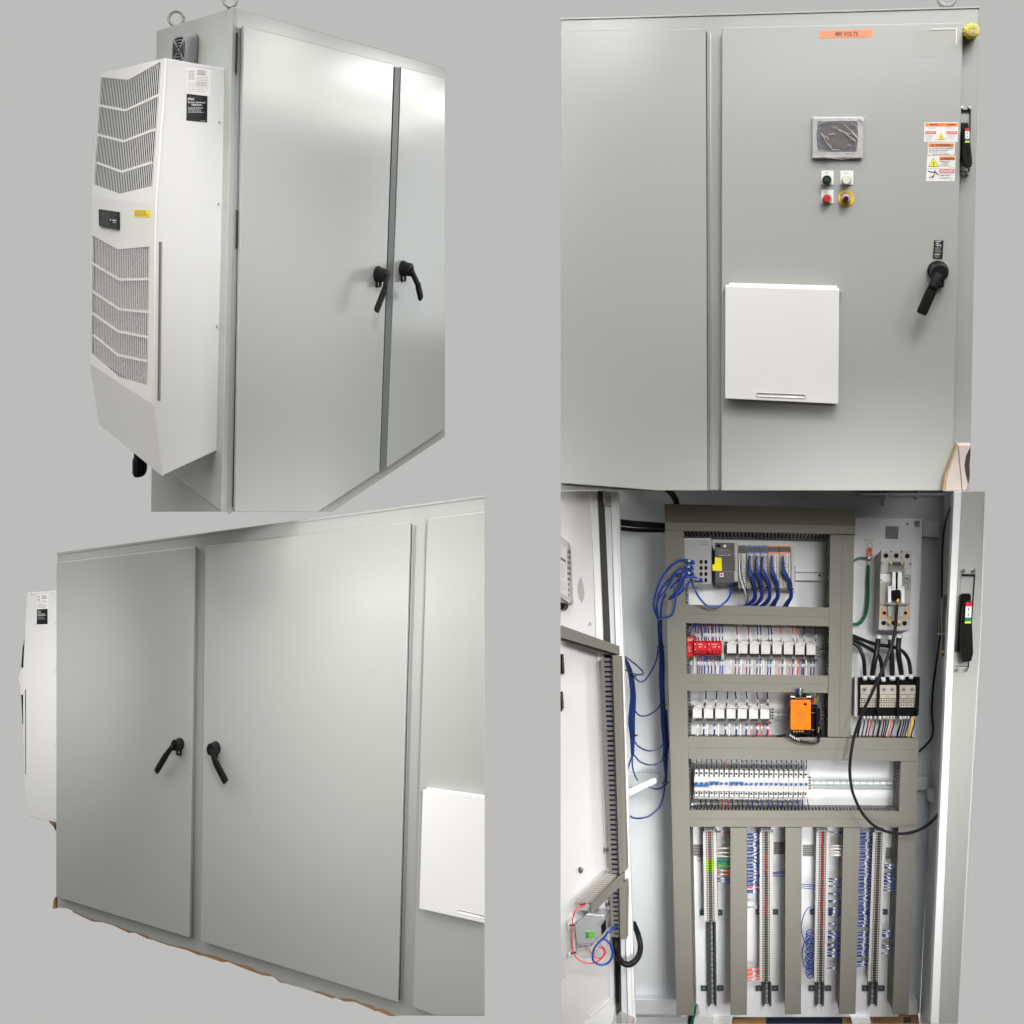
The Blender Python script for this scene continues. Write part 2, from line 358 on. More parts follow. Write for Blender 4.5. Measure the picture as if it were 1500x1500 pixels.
def louvre(F, h, top, bot, bands, x0px, m, name, ncol, back):
    # top/bot: px polylines (left, V, right); builds the frame round the opening, bars, bands, backing
    T = [F.uv(*p) for p in top]; B = [F.uv(*p) for p in bot]
    ul = min(T[0][0], B[0][0]); ur = max(T[2][0], B[2][0])
    mb = MB(F, m)
    dT = lambda u: T[0][1]+(T[1][1]-T[0][1])*(u-T[0][0])/(T[1][0]-T[0][0]) if u < T[1][0] else T[1][1]+(T[2][1]-T[1][1])*(u-T[1][0])/(T[2][0]-T[1][0])
    dB = lambda u: B[0][1]+(B[1][1]-B[0][1])*(u-B[0][0])/(B[1][0]-B[0][0]) if u < B[1][0] else B[1][1]+(B[2][1]-B[1][1])*(u-B[1][0])/(B[2][0]-B[1][0])
    mb.prism([(dep,0),(ul,0),(ul,-h),(dep,-h)], -.006, 0); mb.prism([(ur,0),(0,0),(0,-h),(ur,-h)], -.006, 0)
    um = T[1][0]; mb.prism([(ul,0),(ur,0),(ur,dT(ur)),(um,T[1][1]),(ul,dT(ul))], -.006, 0)
    um = B[1][0]; mb.prism([(ul,-h),(ur,-h),(ur,dB(ur)),(um,B[1][1]),(ul,dB(ul))], -.006, 0)
    mk(name, mb, ac)
    g = MB(F, m); pit = (ur-ul)/ncol
    for i in range(ncol):
        u = ul+(i+.5)*pit; g.prism([(u-pit*.18,dB(u)-.002),(u+pit*.18,dB(u)-.002),(u+pit*.18,dT(u)+.002),(u-pit*.18,dT(u)+.002)], -.0011, -.0006)
    for b in bands:
        L = [F.uv(*p) for p in b]; t = .0042
        g.prism([(L[0][0],L[0][1]+t),(L[1][0],L[1][1]+t),(L[2][0],L[2][1]+t),(L[2][0],L[2][1]-t),(L[1][0],L[1][1]-t),(L[0][0],L[0][1]-t)], -.006, -.0002)
    mk('louvre_bars', g, ac)
    k = MB(F, M['dark']); k.box(dep+.006, -.03, -h+.005, -.005, -.022, -.016); k.box(dep+.004, dep+.01, -h+.005, -.005, -.016, -.0065); mk('inner_screen', k, ac)
    if back:
        k = MB(F, M['fin']); n = 34
        y0 = min(p[1] for p in B)+.01; y1 = max(p[1] for p in T)-.01; st = (y1-y0)/78
        for i in range(78): k.box(dep+.012, ur, y0+i*st, y0+i*st+st*.45, -.0155, -.011)
        mk('coil_fins', k, ac)
louvre(FU, hU, [(147,113),(188,117),(236,90)], [(140,271),(175,284),(220,273)], [[(144,154),(184,161.5),(232,139)],[(143,197),(181,207),(226,189.5)],[(141,238),(178,251.5),(221.5,238)]], 0, M['acg'], 'upper_front', 36, False)
louvre(FM, hM, [(134,344),(173,365.5),(219,361)], [(136,520),(172,552),(213,564)], [[(133.5,385),(173.5,409.5),(218.5,408.5)],[(133.5,426),(174,453),(218,457)],[(135,459),(172,485.5),(217,494)],[(136.5,491),(172,520),(214.5,529)]], 0, M['acg'], 'lower_front', 34, True)
mb = MB(FC, M['acg']); mb.prism([(dep,0),(0,0),(0,-hC),(dep,-hC)], -.006, 0); mk('chin_panel', mb, ac)
mb = MB(F1, M['acw']); mb.prism([(Pn[3][0],Pn[3][1]),(bb[0],bb[1]),(bb[0],bb[1]+.006),(Pn[3][0],Pn[3][1]+.006)], wf, wa-.007); mk('bottom_panel', mb, ac)
mb = MB(F1, M['acw']); mb.prism([(Pn[0][0],Pn[0][1]),(bt[0],bt[1]),(bt[0],bt[1]-.006),(Pn[0][0],Pn[0][1]-.006)], wf, wa-.007); mk('top_panel', mb, ac)
# display, yellow tag, data plates, slot, screws
mb = MB(FM, M['blk']); mb.pp([(144,306),(172.5,310),(172.5,336),(144.5,331)], 0, .008); dsp = mk('display', mb, ac, bevel=.003)
mb = MB(FM, M['blab']); mb.pp([(147.5,309.5),(161,311.5),(161,331.5),(147.5,329.5)], .0082, .0088); mb.use(M['inkw']); mb.pb(164.5,322,170,323,.008,.0088); mb.pb(165,325.2,169.5,325.9,.008,.0088); mb.disc(161.7,322,.008,.009,1.4); mk('display_window', mb, dsp)
mb = MB(FM, M['yel']); mb.pp([(196,307),(220.5,308),(220.5,318.5),(196.5,317.5)], 0, .0008); mb.use(M['ink']); mb.dashes(198,308.6,219,317,5,.0012,h=.3); mk('caution_tag', mb, ac)
mb = MB(F1, M['paper']); mb.pp([(274,98),(309.5,103),(308.5,141),(273.5,137)], wa, wa+.0008)
mb.use(M['ink']); mb.dashes(289,103,303,111,4,wa+.0012,h=.4); mb.dashes(276,104,286,118,5,wa+.0012,h=.25); mb.use(M['inkl']); mb.dashes(288,113,306,127,6,wa+.0012,h=.3); mb.dashes(275.5,121,306,136,6,wa+.0012,h=.25); mk('data_plate', mb, ac)
mb = MB(F1, M['blab']); mb.pp([(273.5,137.2),(304,141),(303.5,179.5),(273,176.5)], wa, wa+.0008); mb.use(M['inkw'])
mb.text('nVent', 275,142.5,284.5,147,wa+.0012,bold=.02); mb.text('For Parts, Service and\nReplacement', 275.5,148.5,300.5,155.5,wa+.0012,bold=.02); mb.dashes(275.5,157,300,166,5,wa+.0012,h=.3); mb.dashes(294,177,302,178.4,1,wa+.0012); mk('black_label', mb, ac)
mb = MB(F1, M['slot']); mb.pp([(233,354),(237.5,354.5),(235,587),(231,586.5)], wa, wa+.0012); mb.use(M['steel']); mb.pp([(235.6,356),(236.8,356),(234.3,585),(233.4,585)], wa, wa+.002); mk('side_slot', mb, ac)
for x, y in ((255,91),(292,97.5),(326,103.5),(244,104.5),(237,194),(230,283),(228.5,317),(247,313.5),(239.5,365.5),(245,435.5),(227.5,382),(227,446.5),(226,511),(225.5,575),(237,574.5),(259,540),(227,602.5),(238,684.5),(315,656)):
    mb = MB(F1, M['acw']); mb.disc(x, y, wa, wa+.003, 1.1, n=10); mk('screw', mb, ac)
for x, y in ((322,179),(320.5,298),(318,478)):
    mb = MB(F1, M['steel']); mb.disc(x, y, wa, wa+.004, 1.8, n=10); mb.disc(x, y, wa, wa+.006, 2.4, n=10, r1=1.6); mk('bolt', mb, ac)
# plug hanging below
pl = root('cable_gland', F1.c((Pn[3][0]+.1, Pn[3][1]-.1, wf+.3)), 'ribbed black plug hanging under the louvred cooling unit', 'cable gland')
wp = wa+dep*.62; mb = MB(F1, M['blkm']); c = F1.uv(205, 660, wp); k2 = F1.sc(205, 660, wp)
n = 24
L = lambda r, v: [(c[0]+r*k2*math.cos(2*math.pi*i/n)*(1.06 if i % 2 else 1), c[1]+v*k2, wp+r*k2*math.sin(2*math.pi*i/n)*(1.06 if i % 2 else 1)) for i in range(n)]
mb.loft([L(11, 16), L(11, -8), L(13.5, -12), L(13.5, -30), L(11, -35)]); mk('ribbed_sleeve', mb, pl)
# square vent on the side of the cabinet
vt = root('exhaust_vent', S1.c(S1.uv(291, 70, 0)), 'small square grey plastic vent above the louvred cooling unit', 'vent')
wv = S1.reach(291, 60, .003, 274, 60); 
N1 = [S1.uv(252.5,54,wv), S1.uv(273,49,wv), S1.uv(271.5,93,wv), S1.uv(250.5,96,wv)]
bs = [S1.uv(262,53,.003), S1.uv(290,46,.003), S1.uv(291,98,.003), S1.uv(262,102,.003)]
n0 = [(p[0], p[1]) for p in N1]; cx = sum(p[0] for p in n0)/4; cy = sum(p[1] for p in n0)/4
e1v = ((n0[1][0]-n0[0][0]+n0[2][0]-n0[3][0])/4, (n0[1][1]-n0[0][1]+n0[2][1]-n0[3][1])/4); e2v = ((n0[0][0]-n0[3][0]+n0[1][0]-n0[2][0])/4, (n0[0][1]-n0[3][1]+n0[1][1]-n0[2][1])/4)
def gr(k, N=32, ex=.42):
    L = []
    for i in range(N):
        t = 2*math.pi*i/N; A = math.copysign(abs(math.cos(t))**ex, math.cos(t))*k; B = math.copysign(abs(math.sin(t))**ex, math.sin(t))*k
        L.append((cx+e1v[0]*A+e2v[0]*B, cy+e1v[1]*A+e2v[1]*B))
    return L
mb = MB(S1, M['vent']); mb.loft([[(*p, .003) for p in gr(1.2)], [(*p, wv*.25) for p in gr(1.18)], [(*p, wv*.6) for p in gr(1.12)], [(*p, wv*.88) for p in gr(1.04)], [(*p, wv) for p in gr(.93)]], smooth=True); mk('housing', mb, vt)
mb = MB(S1, M['dark'])
for i in range(4):
    s0 = .84-i*.2; a = gr(s0, ex=.6); b = gr(s0-.12, ex=.6); N_ = len(a)
    for j in range(N_):
        if j % 8 == 3 or j % 8 == 4: continue      # diagonal ribs
        j2 = (j+1) % N_; mb.add([(*a[j], wv+.0012), (*a[j2], wv+.0012), (*b[j2], wv+.0012), (*b[j], wv+.0012)], [(0,1,2,3)])
mk('square_louvres', mb, vt)

# ================================================================== 2: front view with operator panel (upper right)
F2 = frame_vp((1130, 300), 2.6, (-5553, 203), -1, (1045, 19900), -1, (1200, 203), -1)
r2 = root('control_cabinet', F2.c(F2.uv(1130, 719, 0)), 'grey two-door cabinet seen straight on, with operator panel and warning stickers', 'cabinet')
mb = MB(F2, M['cab']); mb.pp([(821,27),(1435,10),(1421,719),(821,719)], -.2, 0); mk('body', mb, r2, bevel=.004)
mb = MB(F2, M['cab']); mb.pp([(821,26.2),(1436,9.2),(1436,11.8),(821,29)], -.2, .003); mk('top_rim', mb, r2, bevel=.001)
e2 = .03
mb = MB(F2, M['cab']); mb.pp([(821,45.5),(1033.5,41.5),(1036,719),(965,719),(821,708)], .012, e2); d = mk('door', mb, r2, bevel=.0025)
mb = MB(F2, M['gasket']); mb.pp([(822,50),(1035,46),(1037,717),(970,717),(822,705)], .0005, .0115); mk('gasket', mb, d)
mb = MB(F2, M['cab']); mb.pp([(1057.5,40),(1411,33),(1395,719),(1056.5,719)], .012, e2); d = mk('door', mb, r2, bevel=.0025)
mb = MB(F2, M['gasket']); mb.pp([(1059,45),(1407,38),(1392,717),(1058,717)], .0005, .0115); mk('gasket', mb, d)
mb = MB(F2, M['steel']); a = F2.uv(1041,48,.004); b = F2.uv(1041,716,.004); mb.box(a[0]-.0025, a[0]+.0005, b[1], a[1], 0, .004); mk('hinge_channel', mb, r2)
eyebolt(F2, (F2.uv(1387,11,-.05)[0], F2.uv(1387,11,-.05)[1], -.05), .021, .0062, r2)
def lab(F, name, quad, m, w, parent, fn=None, th=.0006):
    b = MB(F, m); b.pp(quad, w, w+th)
    if fn: fn(b, w+th+.0004)
    return mk(name, b, parent)
def f(b, w): b.use(M['inkr']); b.text('480 VOLTS', 1222.5,46.2,1257,52.8,w,bold=.03)
lab(F2, 'voltage_label', [(1200.5,45),(1278,43),(1278,54.2),(1200.5,56)], M['orl'], e2, r2, f)
lab(F2, 'blank_patch', [(1338,44),(1400,43),(1399.5,82),(1338,82.5)], M['patch'], e2, r2, None, .0002)
def f(b, w): pass
b = MB(F2, M['paper']); b.pp([(1363,42),(1402.2,41.2),(1401.6,66.5),(1399.6,66.5),(1400,43),(1363,43.6)], e2+.0008, e2+.0016); mk('white_corner_line', b, r2)
b = MB(F2, M['gasket']); 
# lockable yellow knob
kn = root('lock_knob', F2.c(F2.uv(1424,47,0)), 'ribbed yellow round knob at the top right corner of the straight-on cabinet', 'knob')
c = F2.uv(1425,44,.06); k2 = F2.sc(1425,44,.06); n = 48
L = lambda r, w, a=.07, dx=0: [(c[0]+r*k2*math.cos(2*math.pi*i/n)*(1+(a if i % 4 < 2 else 0)), c[1]+r*k2*math.sin(2*math.pi*i/n)*(1+(a if i % 4 < 2 else 0)), w) for i in range(n)]
b = MB(F2, M['ylk']); b.loft([L(10.6,0), L(10.6,.035), L(9.4,.04,0), L(9.2,.058,0), L(8.2,.06,0)]); mk('knob_body', b, kn, bevel=.0006)
b = MB(F2, M['dvc']); b.disc(1425,44,.0602,.0618,6.2); b.use(M['ylk']); b.tube([(c[0]+3.2*k2*math.cos(t), c[1]+3.2*k2*math.sin(t), .062) for t in [math.pi*(1.0-i/8.*1.0) for i in range(9)]], .8*k2); b.box(c[0]-3.6*k2,c[0]-2.2*k2,c[1]-4*k2,c[1],.0619,.0632); b.box(c[0]+2.2*k2,c[0]+3.6*k2,c[1]-4*k2,c[1],.0619,.0632); b.disc(1425,45.5,.0619,.0635,1.5); mk('lock_symbol', b, kn)
# operator panel
hm = root('operator_panel', F2.c(F2.uv(1227,233,e2)), 'silver touch screen still wrapped in creased clear film', 'touch screen')
w0 = e2; w1 = e2+.012
b = MB(F2, M['hmif']); b.pp([(1189.5,171),(1265.5,171),(1264,232),(1189.5,232)], w0, w1); mk('frame', b, hm, bevel=.004)
cl = []
for i in range(9): t = i/8; cl.append((1198.5-2.4*math.sin(math.pi*t)+.0, 177.2+t*44.3))
cr = [(1256-.5*t*0+1.6*math.sin(math.pi*t)-1.6*t, 177+t*44.5) for t in [i/8 for i in range(9)]]
b = MB(F2, M['hmib']); b.pp(cl+cr[::-1], w1, w1+.0012); mk('bezel', b, hm)
b = MB(F2, M['scr']); b.pp([(1202,180.5),(1254,180.5),(1251.5,217.6),(1202,218)], w1+.0012, w1+.0022); mk('screen', b, hm)
b = MB(F2, M['ink']); b.text('PanelView Plus', 1239,224.2,1251.5,226,w1+.0006); mk('lettering', b, hm)
fm = bpy.data.materials.new('clear_film'); fm.use_nodes = True; N = fm.node_tree.nodes; Lk = fm.node_tree.links
for n_ in list(N): N.remove(n_)
o_ = N.new('ShaderNodeOutputMaterial'); mx = N.new('ShaderNodeMixShader'); tr = N.new('ShaderNodeBsdfTransparent'); gl = N.new('ShaderNodeBsdfGlossy'); gl.inputs['Roughness'].default_value = .15
tr.inputs[0].default_value = (.97,.97,.97,1); mx.inputs[0].default_value = .012; Lk.new(tr.outputs[0], mx.inputs[1]); Lk.new(gl.outputs[0], mx.inputs[2]); Lk.new(mx.outputs[0], o_.inputs[0])
rr = random.Random(3); b = MB(F2, fm); nx, ny = 26, 20; vs = []
for j in range(ny+1):
    for i in range(nx+1):
        ed = i in (0, nx) or j in (0, ny)
        x = 1187.5+80*i/nx+(rr.uniform(-1.6,1.6) if ed else rr.uniform(-.8,.8)); y = 168.8+66*j/ny+(rr.uniform(-1.2,1.2) if ed else rr.uniform(-.8,.8))
        if j == ny: y += 1.5*math.sin(i*.5)
        w = w1+.004+rr.uniform(0,.0014) if not ed else w0+.004+rr.uniform(0,.006)
        vs.append(F2.uv(x, y, w))
b.add(vs, [(j*(nx+1)+i, j*(nx+1)+i+1, (j+1)*(nx+1)+i+1, (j+1)*(nx+1)+i) for j in range(ny) for i in range(nx)]); mk('clear_film', b, hm)
b = MB(F2, mat('film_crease', (.80,.80,.81), .3, alpha=.5))
cz = [((1203,195),(1210,207),(1218,217)),((1201,218),(1212,226),(1224,233)),((1222,184),(1232,191),(1247,197)),((1236,181),(1245,190),(1258,202)),((1240,197),(1250,204),(1253,206)),((1189,190),(1192,200),(1193.5,201)),((1190,211),(1196,218),(1203,223)),((1200,182),(1206,178),(1222,177)),((1224,178),(1240,174),(1256,178)),((1187,172),(1200,174),(1230,173)),((1189,231),(1210,230),(1235,233.5)),((1235,233.5),(1250,231),(1265,231)),((1202,195),(1207,199),(1208,203)),((1214,197),(1220,196.3),(1223,196)),((1245,204.5),(1250,205),(1253,208)),((1241,213),(1244,212.5),(1245.5,211.5)),((1209,199),(1212,202),(1213,205)),((1248,180),(1254,184),(1257,191)),((1192,178),(1195,184),(1200,190)),((1217,218.5),(1224,219.5),(1229,219)),((1266,170),(1265,180),(1266,184)),((1218,184),(1221,187),(1225,188)),((1228,190),(1236,194),(1243,197)),((1195,225),(1204,229),(1216,232)),((1188,200),(1187,207),(1188.5,214)),((1212,211),(1215,213),(1218,216))]
for i, c3 in enumerate(cz): b.pt([(x, y, w1+.0075) for x, y in c3], (.34,.5,.28)[i % 3], 5, 4)
for pts in ([(1203,220),(1209,224),(1217,232),(1213,232),(1207,227)],[(1246,190),(1250,193),(1258,203),(1256,203),(1249,196)],[(1256,172),(1265,171),(1265,180),(1262,176)]): b.pp(pts, w1+.006, w1+.0064)
mk('film_creases', b, hm)
# push buttons
def button(cx, cy, plate, m, ring, name, label, cat, br=6):
    rt = root(name, F2.c(F2.uv(cx, cy, e2)), label, cat, 'push buttons below the operator panel')
    b = MB(F2, M['paper']); b.pb(*plate, e2, e2+.003); b.use(M['inkl']); x0, y0, x1, y1 = plate; b.dashes(x0+5, y0+2.2, x1-5.5, y0+5.5, 2, e2+.0034, h=.4); mk('legend_plate', b, rt, bevel=.0008)
    b = MB(F2, M['chrome']); b.disc(cx, cy, e2+.003, e2+.012, 7.4, r1=6.8); mk('ring', b, rt)
    if ring: b = MB(F2, M['blk']); b.disc(cx-.3, cy-.2, e2+.012, e2+.024, br); b.use(m); b.disc(cx-.4, cy-.1, e2+.024, e2+.026, br*.55); mk('cap', b, rt)
    else: b = MB(F2, m); b.disc(cx-.2, cy-.3, e2+.012, e2+.024, br*.95, r1=br*.9); mk('cap', b, rt, bevel=.001)
button(1211.5, 263.5, (1203,250,1221,270.5), M['grnb'], True, 'push_button', 'round dark green push button on a white plate below the wrapped screen', 'button')
button(1240, 264.5, (1231,250,1250,270.5), M['whb'], False, 'push_button', 'round cream push button on a white plate below the wrapped screen', 'button', 6)
button(1211.5, 291, (1203,278,1221,298), M['redb'], False, 'push_button', 'round red push button on a white plate beside the emergency stop', 'button', 5.6)
es = root('emergency_stop', F2.c(F2.uv(1239.5,291,e2)), 'yellow ringed emergency stop with dark red centre', 'emergency stop')
b = MB(F2, M['ylb']); b.disc(1239.5,290.8,e2,e2+.003,11.2,n=40)
c = F2.uv(1239.5,290.8,e2+.0034); k2 = F2.sc(1239.5,290.8,e2); b.use(M['ink'])
for word, a0, a1, rad, fl in (('EMERGENCY', 155, 25, 9.1, 1), ('STOP', 242, 298, 9.2, -1)):
    for i, ch in enumerate(word):
        a = math.radians(a0+(a1-a0)*i/(len(word)-1)); vs, fs = glyphs(ch, .02); h = 2.9*k2
        mx_ = (min(p[0] for p in vs)+max(p[0] for p in vs))/2; rot = a-math.pi/2 if fl > 0 else a+math.pi/2
        o = (c[0]+rad*k2*math.cos(a), c[1]+rad*k2*math.sin(a))
        b.add([(o[0]+((p[0]-mx_)*math.cos(rot)-(p[1]-.35)*math.sin(rot))*h, o[1]+((p[0]-mx_)*math.sin(rot)+(p[1]-.35)*math.cos(rot))*h, e2+.0036) for p in vs], fs)
mk('yellow_ring', b, es)
b = MB(F2, M['chrome']); b.disc(1239.5,291,e2+.003,e2+.02,7.8,r1=6.2,n=32); b.disc(1239.3,290.8,e2+.02,e2+.026,5.4,r1=4.9,n=32); mk('collar', b, es)
b = MB(F2, M['drb']); b.disc(1239.3,290.8,e2+.0262,e2+.031,3.9,r1=3.6); mk('cap', b, es)
# warning stickers
def tri(b, cx, cy, h, w, m1='ylt', bolt=True):
    b.use(M['ink']); b.pp([(cx, cy-h), (cx+h*1.02, cy+h*.8), (cx-h*1.02, cy+h*.8)], w-.0003, w)
    b.use(M[m1]); b.pp([(cx, cy-h*.84), (cx+h*.87, cy+h*.7), (cx-h*.87, cy+h*.7)], w, w+.0003)
    if bolt: b.use(M['ink']); b.pp([(cx+.05*h, cy-h*.45), (cx-.2*h, cy+.12*h), (cx, cy+.12*h), (cx-.08*h, cy+.4*h), (cx-.18*h, cy+.35*h), (cx, cy+.62*h), (cx+.18*h, cy+.35*h), (cx+.06*h, cy+.4*h), (cx+.2*h, cy), (cx, cy)], w+.0003, w+.0006)
def f(b, w):
    b.use(M['orw']); b.pp([(1355.5,180.2),(1403,180.2),(1403,185),(1355.5,185)], w-.0003, w); b.use(M['inkr']); b.dashes(1361,181.6,1375,183.6,1,w+.0004,h=.8); b.dashes(1386,181.6,1399,183.6,1,w+.0004,h=.8)
    b.use(M['ylt']); b.disc(1360.5,182.6,w,w+.0004,.9); b.disc(1385.5,182.6,w,w+.0004,.9)
    b.use(M['inkl']); b.dashes(1360,186,1373,190,2,w,h=.25); b.dashes(1385,186,1398,190,2,w,h=.25); b.pb(1378.3,185.5,1378.6,191.5,w-.0003,w); b.pb(1371,192,1371.3,207,w-.0003,w); b.pb(1386,197,1386.3,207,w-.0003,w)
    b.use(M['red']); b.pb(1355.2,192.2,1370.8,196.1,w-.0003,w+.0002); b.pb(1386.3,192.2,1402.3,196.1,w-.0003,w+.0002)
    b.use(M['inkw']); b.text('DANGER',1359.5,193,1369.6,195.4,w+.0005,bold=.02); b.text('DANGER',1390.5,193,1401,195.4,w+.0005,bold=.02); b.pp([(1357.3,192.9),(1358.6,195.4),(1356,195.4)],w,w+.0005); b.pp([(1388.3,192.9),(1389.6,195.4),(1387,195.4)],w,w+.0005)
    b.use(M['inkl']); b.dashes(1356,198,1369.5,206.5,5,w,h=.28); b.dashes(1388,198,1400,205,4,w,h=.28); tri(b,1378.5,200.2,5.6,w)
lab(F2, 'warning_sticker', [(1354.5,179),(1404,179),(1403,208),(1353.2,207.6)], M['paper'], e2, r2, f)['label'] = 'wide sticker with two red danger bars and one yellow triangle'
def f(b, w):
    b.use(M['orw']); b.pb(1360.2,210,1397.4,215,w-.0003,w); b.use(M['ink']); b.text('WARNING',1369.5,210.7,1393.5,214.4,w+.0004,bold=.03); b.pp([(1366.5,210.6),(1368.6,214.3),(1364.4,214.3)],w,w+.0004)
    b.text('ARC FLASH & SHOCK HAZARD',1361.2,216,1396,218.8,w,bold=.01); b.dashes(1361,220,1395.5,224.3,2,w,h=.35); b.dashes(1366,225.8,1391,227.2,1,w,h=.5); b.use(M['inkl']); b.pb(1359.8,224.9,1397,225.1,w-.0003,w)
lab(F2, 'warning_sticker', [(1359.2,208.8),(1399,208.8),(1398.3,227.8),(1358.6,227.6)], M['paper'], e2, r2, f)['label'] = 'sticker with orange warning bar over several lines of print'
def f(b, w):
    tri(b,1367.5,238.2,7.4,w); b.use(M['orw']); b.pb(1376.4,229.4,1399,234.7,w-.0003,w); b.use(M['ink']); b.text('WARNING',1381.5,230.3,1397.5,234,w+.0004,bold=.03); b.pp([(1379.3,230.3),(1381,233.9),(1377.6,233.9)],w,w+.0004)
    b.text('Hazardous\nvoltage.',1377.5,235.6,1391.5,240,w,bold=.015); b.dashes(1377.5,241.2,1394.5,244.4,2,w,h=.35); b.use(M['inkl']); b.pb(1376,230,1376.2,245.5,w-.0003,w); b.dashes(1392,245,1398,246.2,1,w,h=.4)
lab(F2, 'warning_sticker', [(1358.2,228.5),(1400,228.5),(1399.2,247),(1357.4,246.8)], M['paper'], e2, r2, f)['label'] = 'sticker with large yellow triangle beside an orange bar'
def f(b, w):
    b.use(M['red']); b.pb(1376.2,248,1398,253.1,w-.0003,w); b.use(M['inkw']); b.text('DANGER',1380.5,248.8,1397,252.4,w+.0004,bold=.03); b.pp([(1378.5,248.8),(1380,252.3),(1377,252.3)],w,w+.0004)
    b.use(M['ink'])
    for seg in (((1360,250),(1364,252),(1368.3,252.5)),((1369.5,251.5),(1372.5,254),(1374.5,256)),((1369.3,250.5),(1369,254),(1367,258)),((1367.5,257),(1364,259),(1361,259.7)),((1368,257.5),(1366.5,260),(1365,262))): b.pt([(x,y,w+.0002) for x, y in seg], .55, 6, 3)
    b.disc(1369.3,250.1,w-.0002,w+.0006,.95)
    b.text('Hazardous voltage',1377.2,254.3,1395.8,255.6,w,bold=.01); b.dashes(1377.2,256.4,1396,258.2,1,w,h=.5); b.dashes(1377.2,259.6,1396,262.8,3,w,h=.3); b.dashes(1391,263.4,1397,264.6,1,w,h=.4); b.use(M['inkl']); b.pb(1375.6,249,1375.8,263,w-.0003,w)
lab(F2, 'warning_sticker', [(1357.2,247.4),(1399,247.4),(1398.6,265.6),(1356.2,265.2)], M['paper'], e2, r2, f)['label'] = 'sticker with black falling figure beside a red danger bar'
def f(b, w):
    b.use(M['inkw']); b.dashes(1370,352.8,1380.5,354.2,1,w,h=.8); b.tube([F2.uv(1373.6+2.6*math.cos(t),358+2.6*math.sin(t),w+.0003) for t in [i*.8 for i in range(9)]], .25*F2.sc(1373,358,w),5,1); b.pb(1373.2,356,1374.2,360.2,w-.0003,w); b.disc(1377.8,359.6,w-.0003,w,1.1,n=10)
    b.use(M['inkl']); b.dashes(1369.5,362.5,1380,370.5,6,w,h=.4); b.dashes(1369,374,1377.5,378,3,w,h=.4); b.use(M['inkw']); b.dashes(1369,371.8,1378.5,373.2,1,w,h=.9)
lab(F2, 'instruction_plate', [(1368.3,351.4),(1382.2,352.3),(1380.6,380.2),(1366.3,379.2)], M['blab'], e2, r2, f)
handle(F2, 1373.5, 396, e2, 1376, 400, 14.5, 11.6, [(1374,403,0),(1365.5,423.5,.006),(1349.5,459.5,-.004)], r2, wh=e2+.055)
# document pocket
F3_ = None
def pocket(F, w0, back, lid, slot, pins, label):
    rt = root('document_pocket', F.c(F.uv(*lid[3], w0)), label, 'document holder')
    b = MB(F, M['docw']); b.pcut(back, w0, w0+.02, xmax=709 if F is F3_ else 9999); mk('back_tray', b, rt, bevel=.002)
    b = MB(F, M['docw']); b.pcut(lid, w0+.008, w0+.036, xmax=709 if F is F3_ else 9999); o = mk('lid', b, rt, bevel=.002)
    b = MB(F, M['docw']); w = w0+.036
    A = [F.uv(x, y, w) for x, y in slot]; mid = [(A[0]+A[3])/2, (A[1]+A[2])/2]; r = (A[0]-A[3]).length/2
    d = (mid[1]-mid[0]).normalized(); nrm = Vector((-d[1], d[0], 0)); n = 10
    def loop(rr, ww): return [tuple(mid[0]+(-d*math.cos(t)*rr+nrm*math.sin(t)*rr)+Vector((0,0,ww-w))) for t in [math.pi/2-math.pi*i/n for i in range(n+1)]][::1] + [tuple(mid[1]+(d*math.cos(t)*rr+nrm*math.sin(t)*rr)+Vector((0,0,ww-w))) for t in [-math.pi/2+math.pi*i/n for i in range(n+1)]]
    b.loft([loop(r*1.05, w+.0004), loop(r*.95, w+.002), loop(r*.6, w-.004)], smooth=True); mk('finger_grip', b, o)
    b = MB(F, M['steel'])
    for x, y in pins: b.disc(x, y, w0, w0+.02, 2.0, n=10)
    mk('hinge_pin', b, rt)
    return rt
pocket(F2, e2, [(1067.5,415.5),(1226.5,420),(1226,586),(1067,580)], [(1062.3,419),(1229.5,424),(1228,592),(1062,584)], [(1110.5,575),(1177.5,577.5),(1177.5,583.8),(1110.5,581)], [(1062,424),(1231,428)], 'square white document pocket on the straight-on cabinet, whole in view')
# cardboard corner at lower right
cb = root('cardboard_box', F2.c(F2.uv(1400,719,.05)), 'pale cardboard box corner with a dark oval hand hole', 'box')
b = MB(F2, M['cardp']); b.pp([(1384,719),(1386.5,700),(1394,675),(1403,652.5),(1422.5,651.8),(1421,656.5),(1415.5,668),(1413,682),(1414.5,694),(1418,708),(1414.5,719)], .035, .06); mk('flap', b, cb, bevel=.002)
b = MB(F2, mat('tan_edge', (.46,.33,.17), .8)); b.pp([(1381,719),(1383.8,700),(1391,680),(1398,663),(1401.6,651.4),(1404,651.2),(1393.5,675),(1386,700),(1383.5,719)], .034, .062); mk('torn_edge', b, cb)
b = MB(F2, mat('dark_hand_hole', (.045,.038,.033), .9)); b.pp([(1421.8,656),(1416.5,667),(1413.6,681),(1414.8,694),(1418.3,708.5),(1420.4,700),(1420.6,690),(1420,680),(1421.5,668)], .036, .0605); mk('hand_hole', b, cb)
b = MB(F2, M['ink']); b.pt([(1403.5,653,.061),(1405.5,675,.061),(1408,700,.061),(1409.5,719,.061)], .45, 5); mk('fold_line', b, cb)

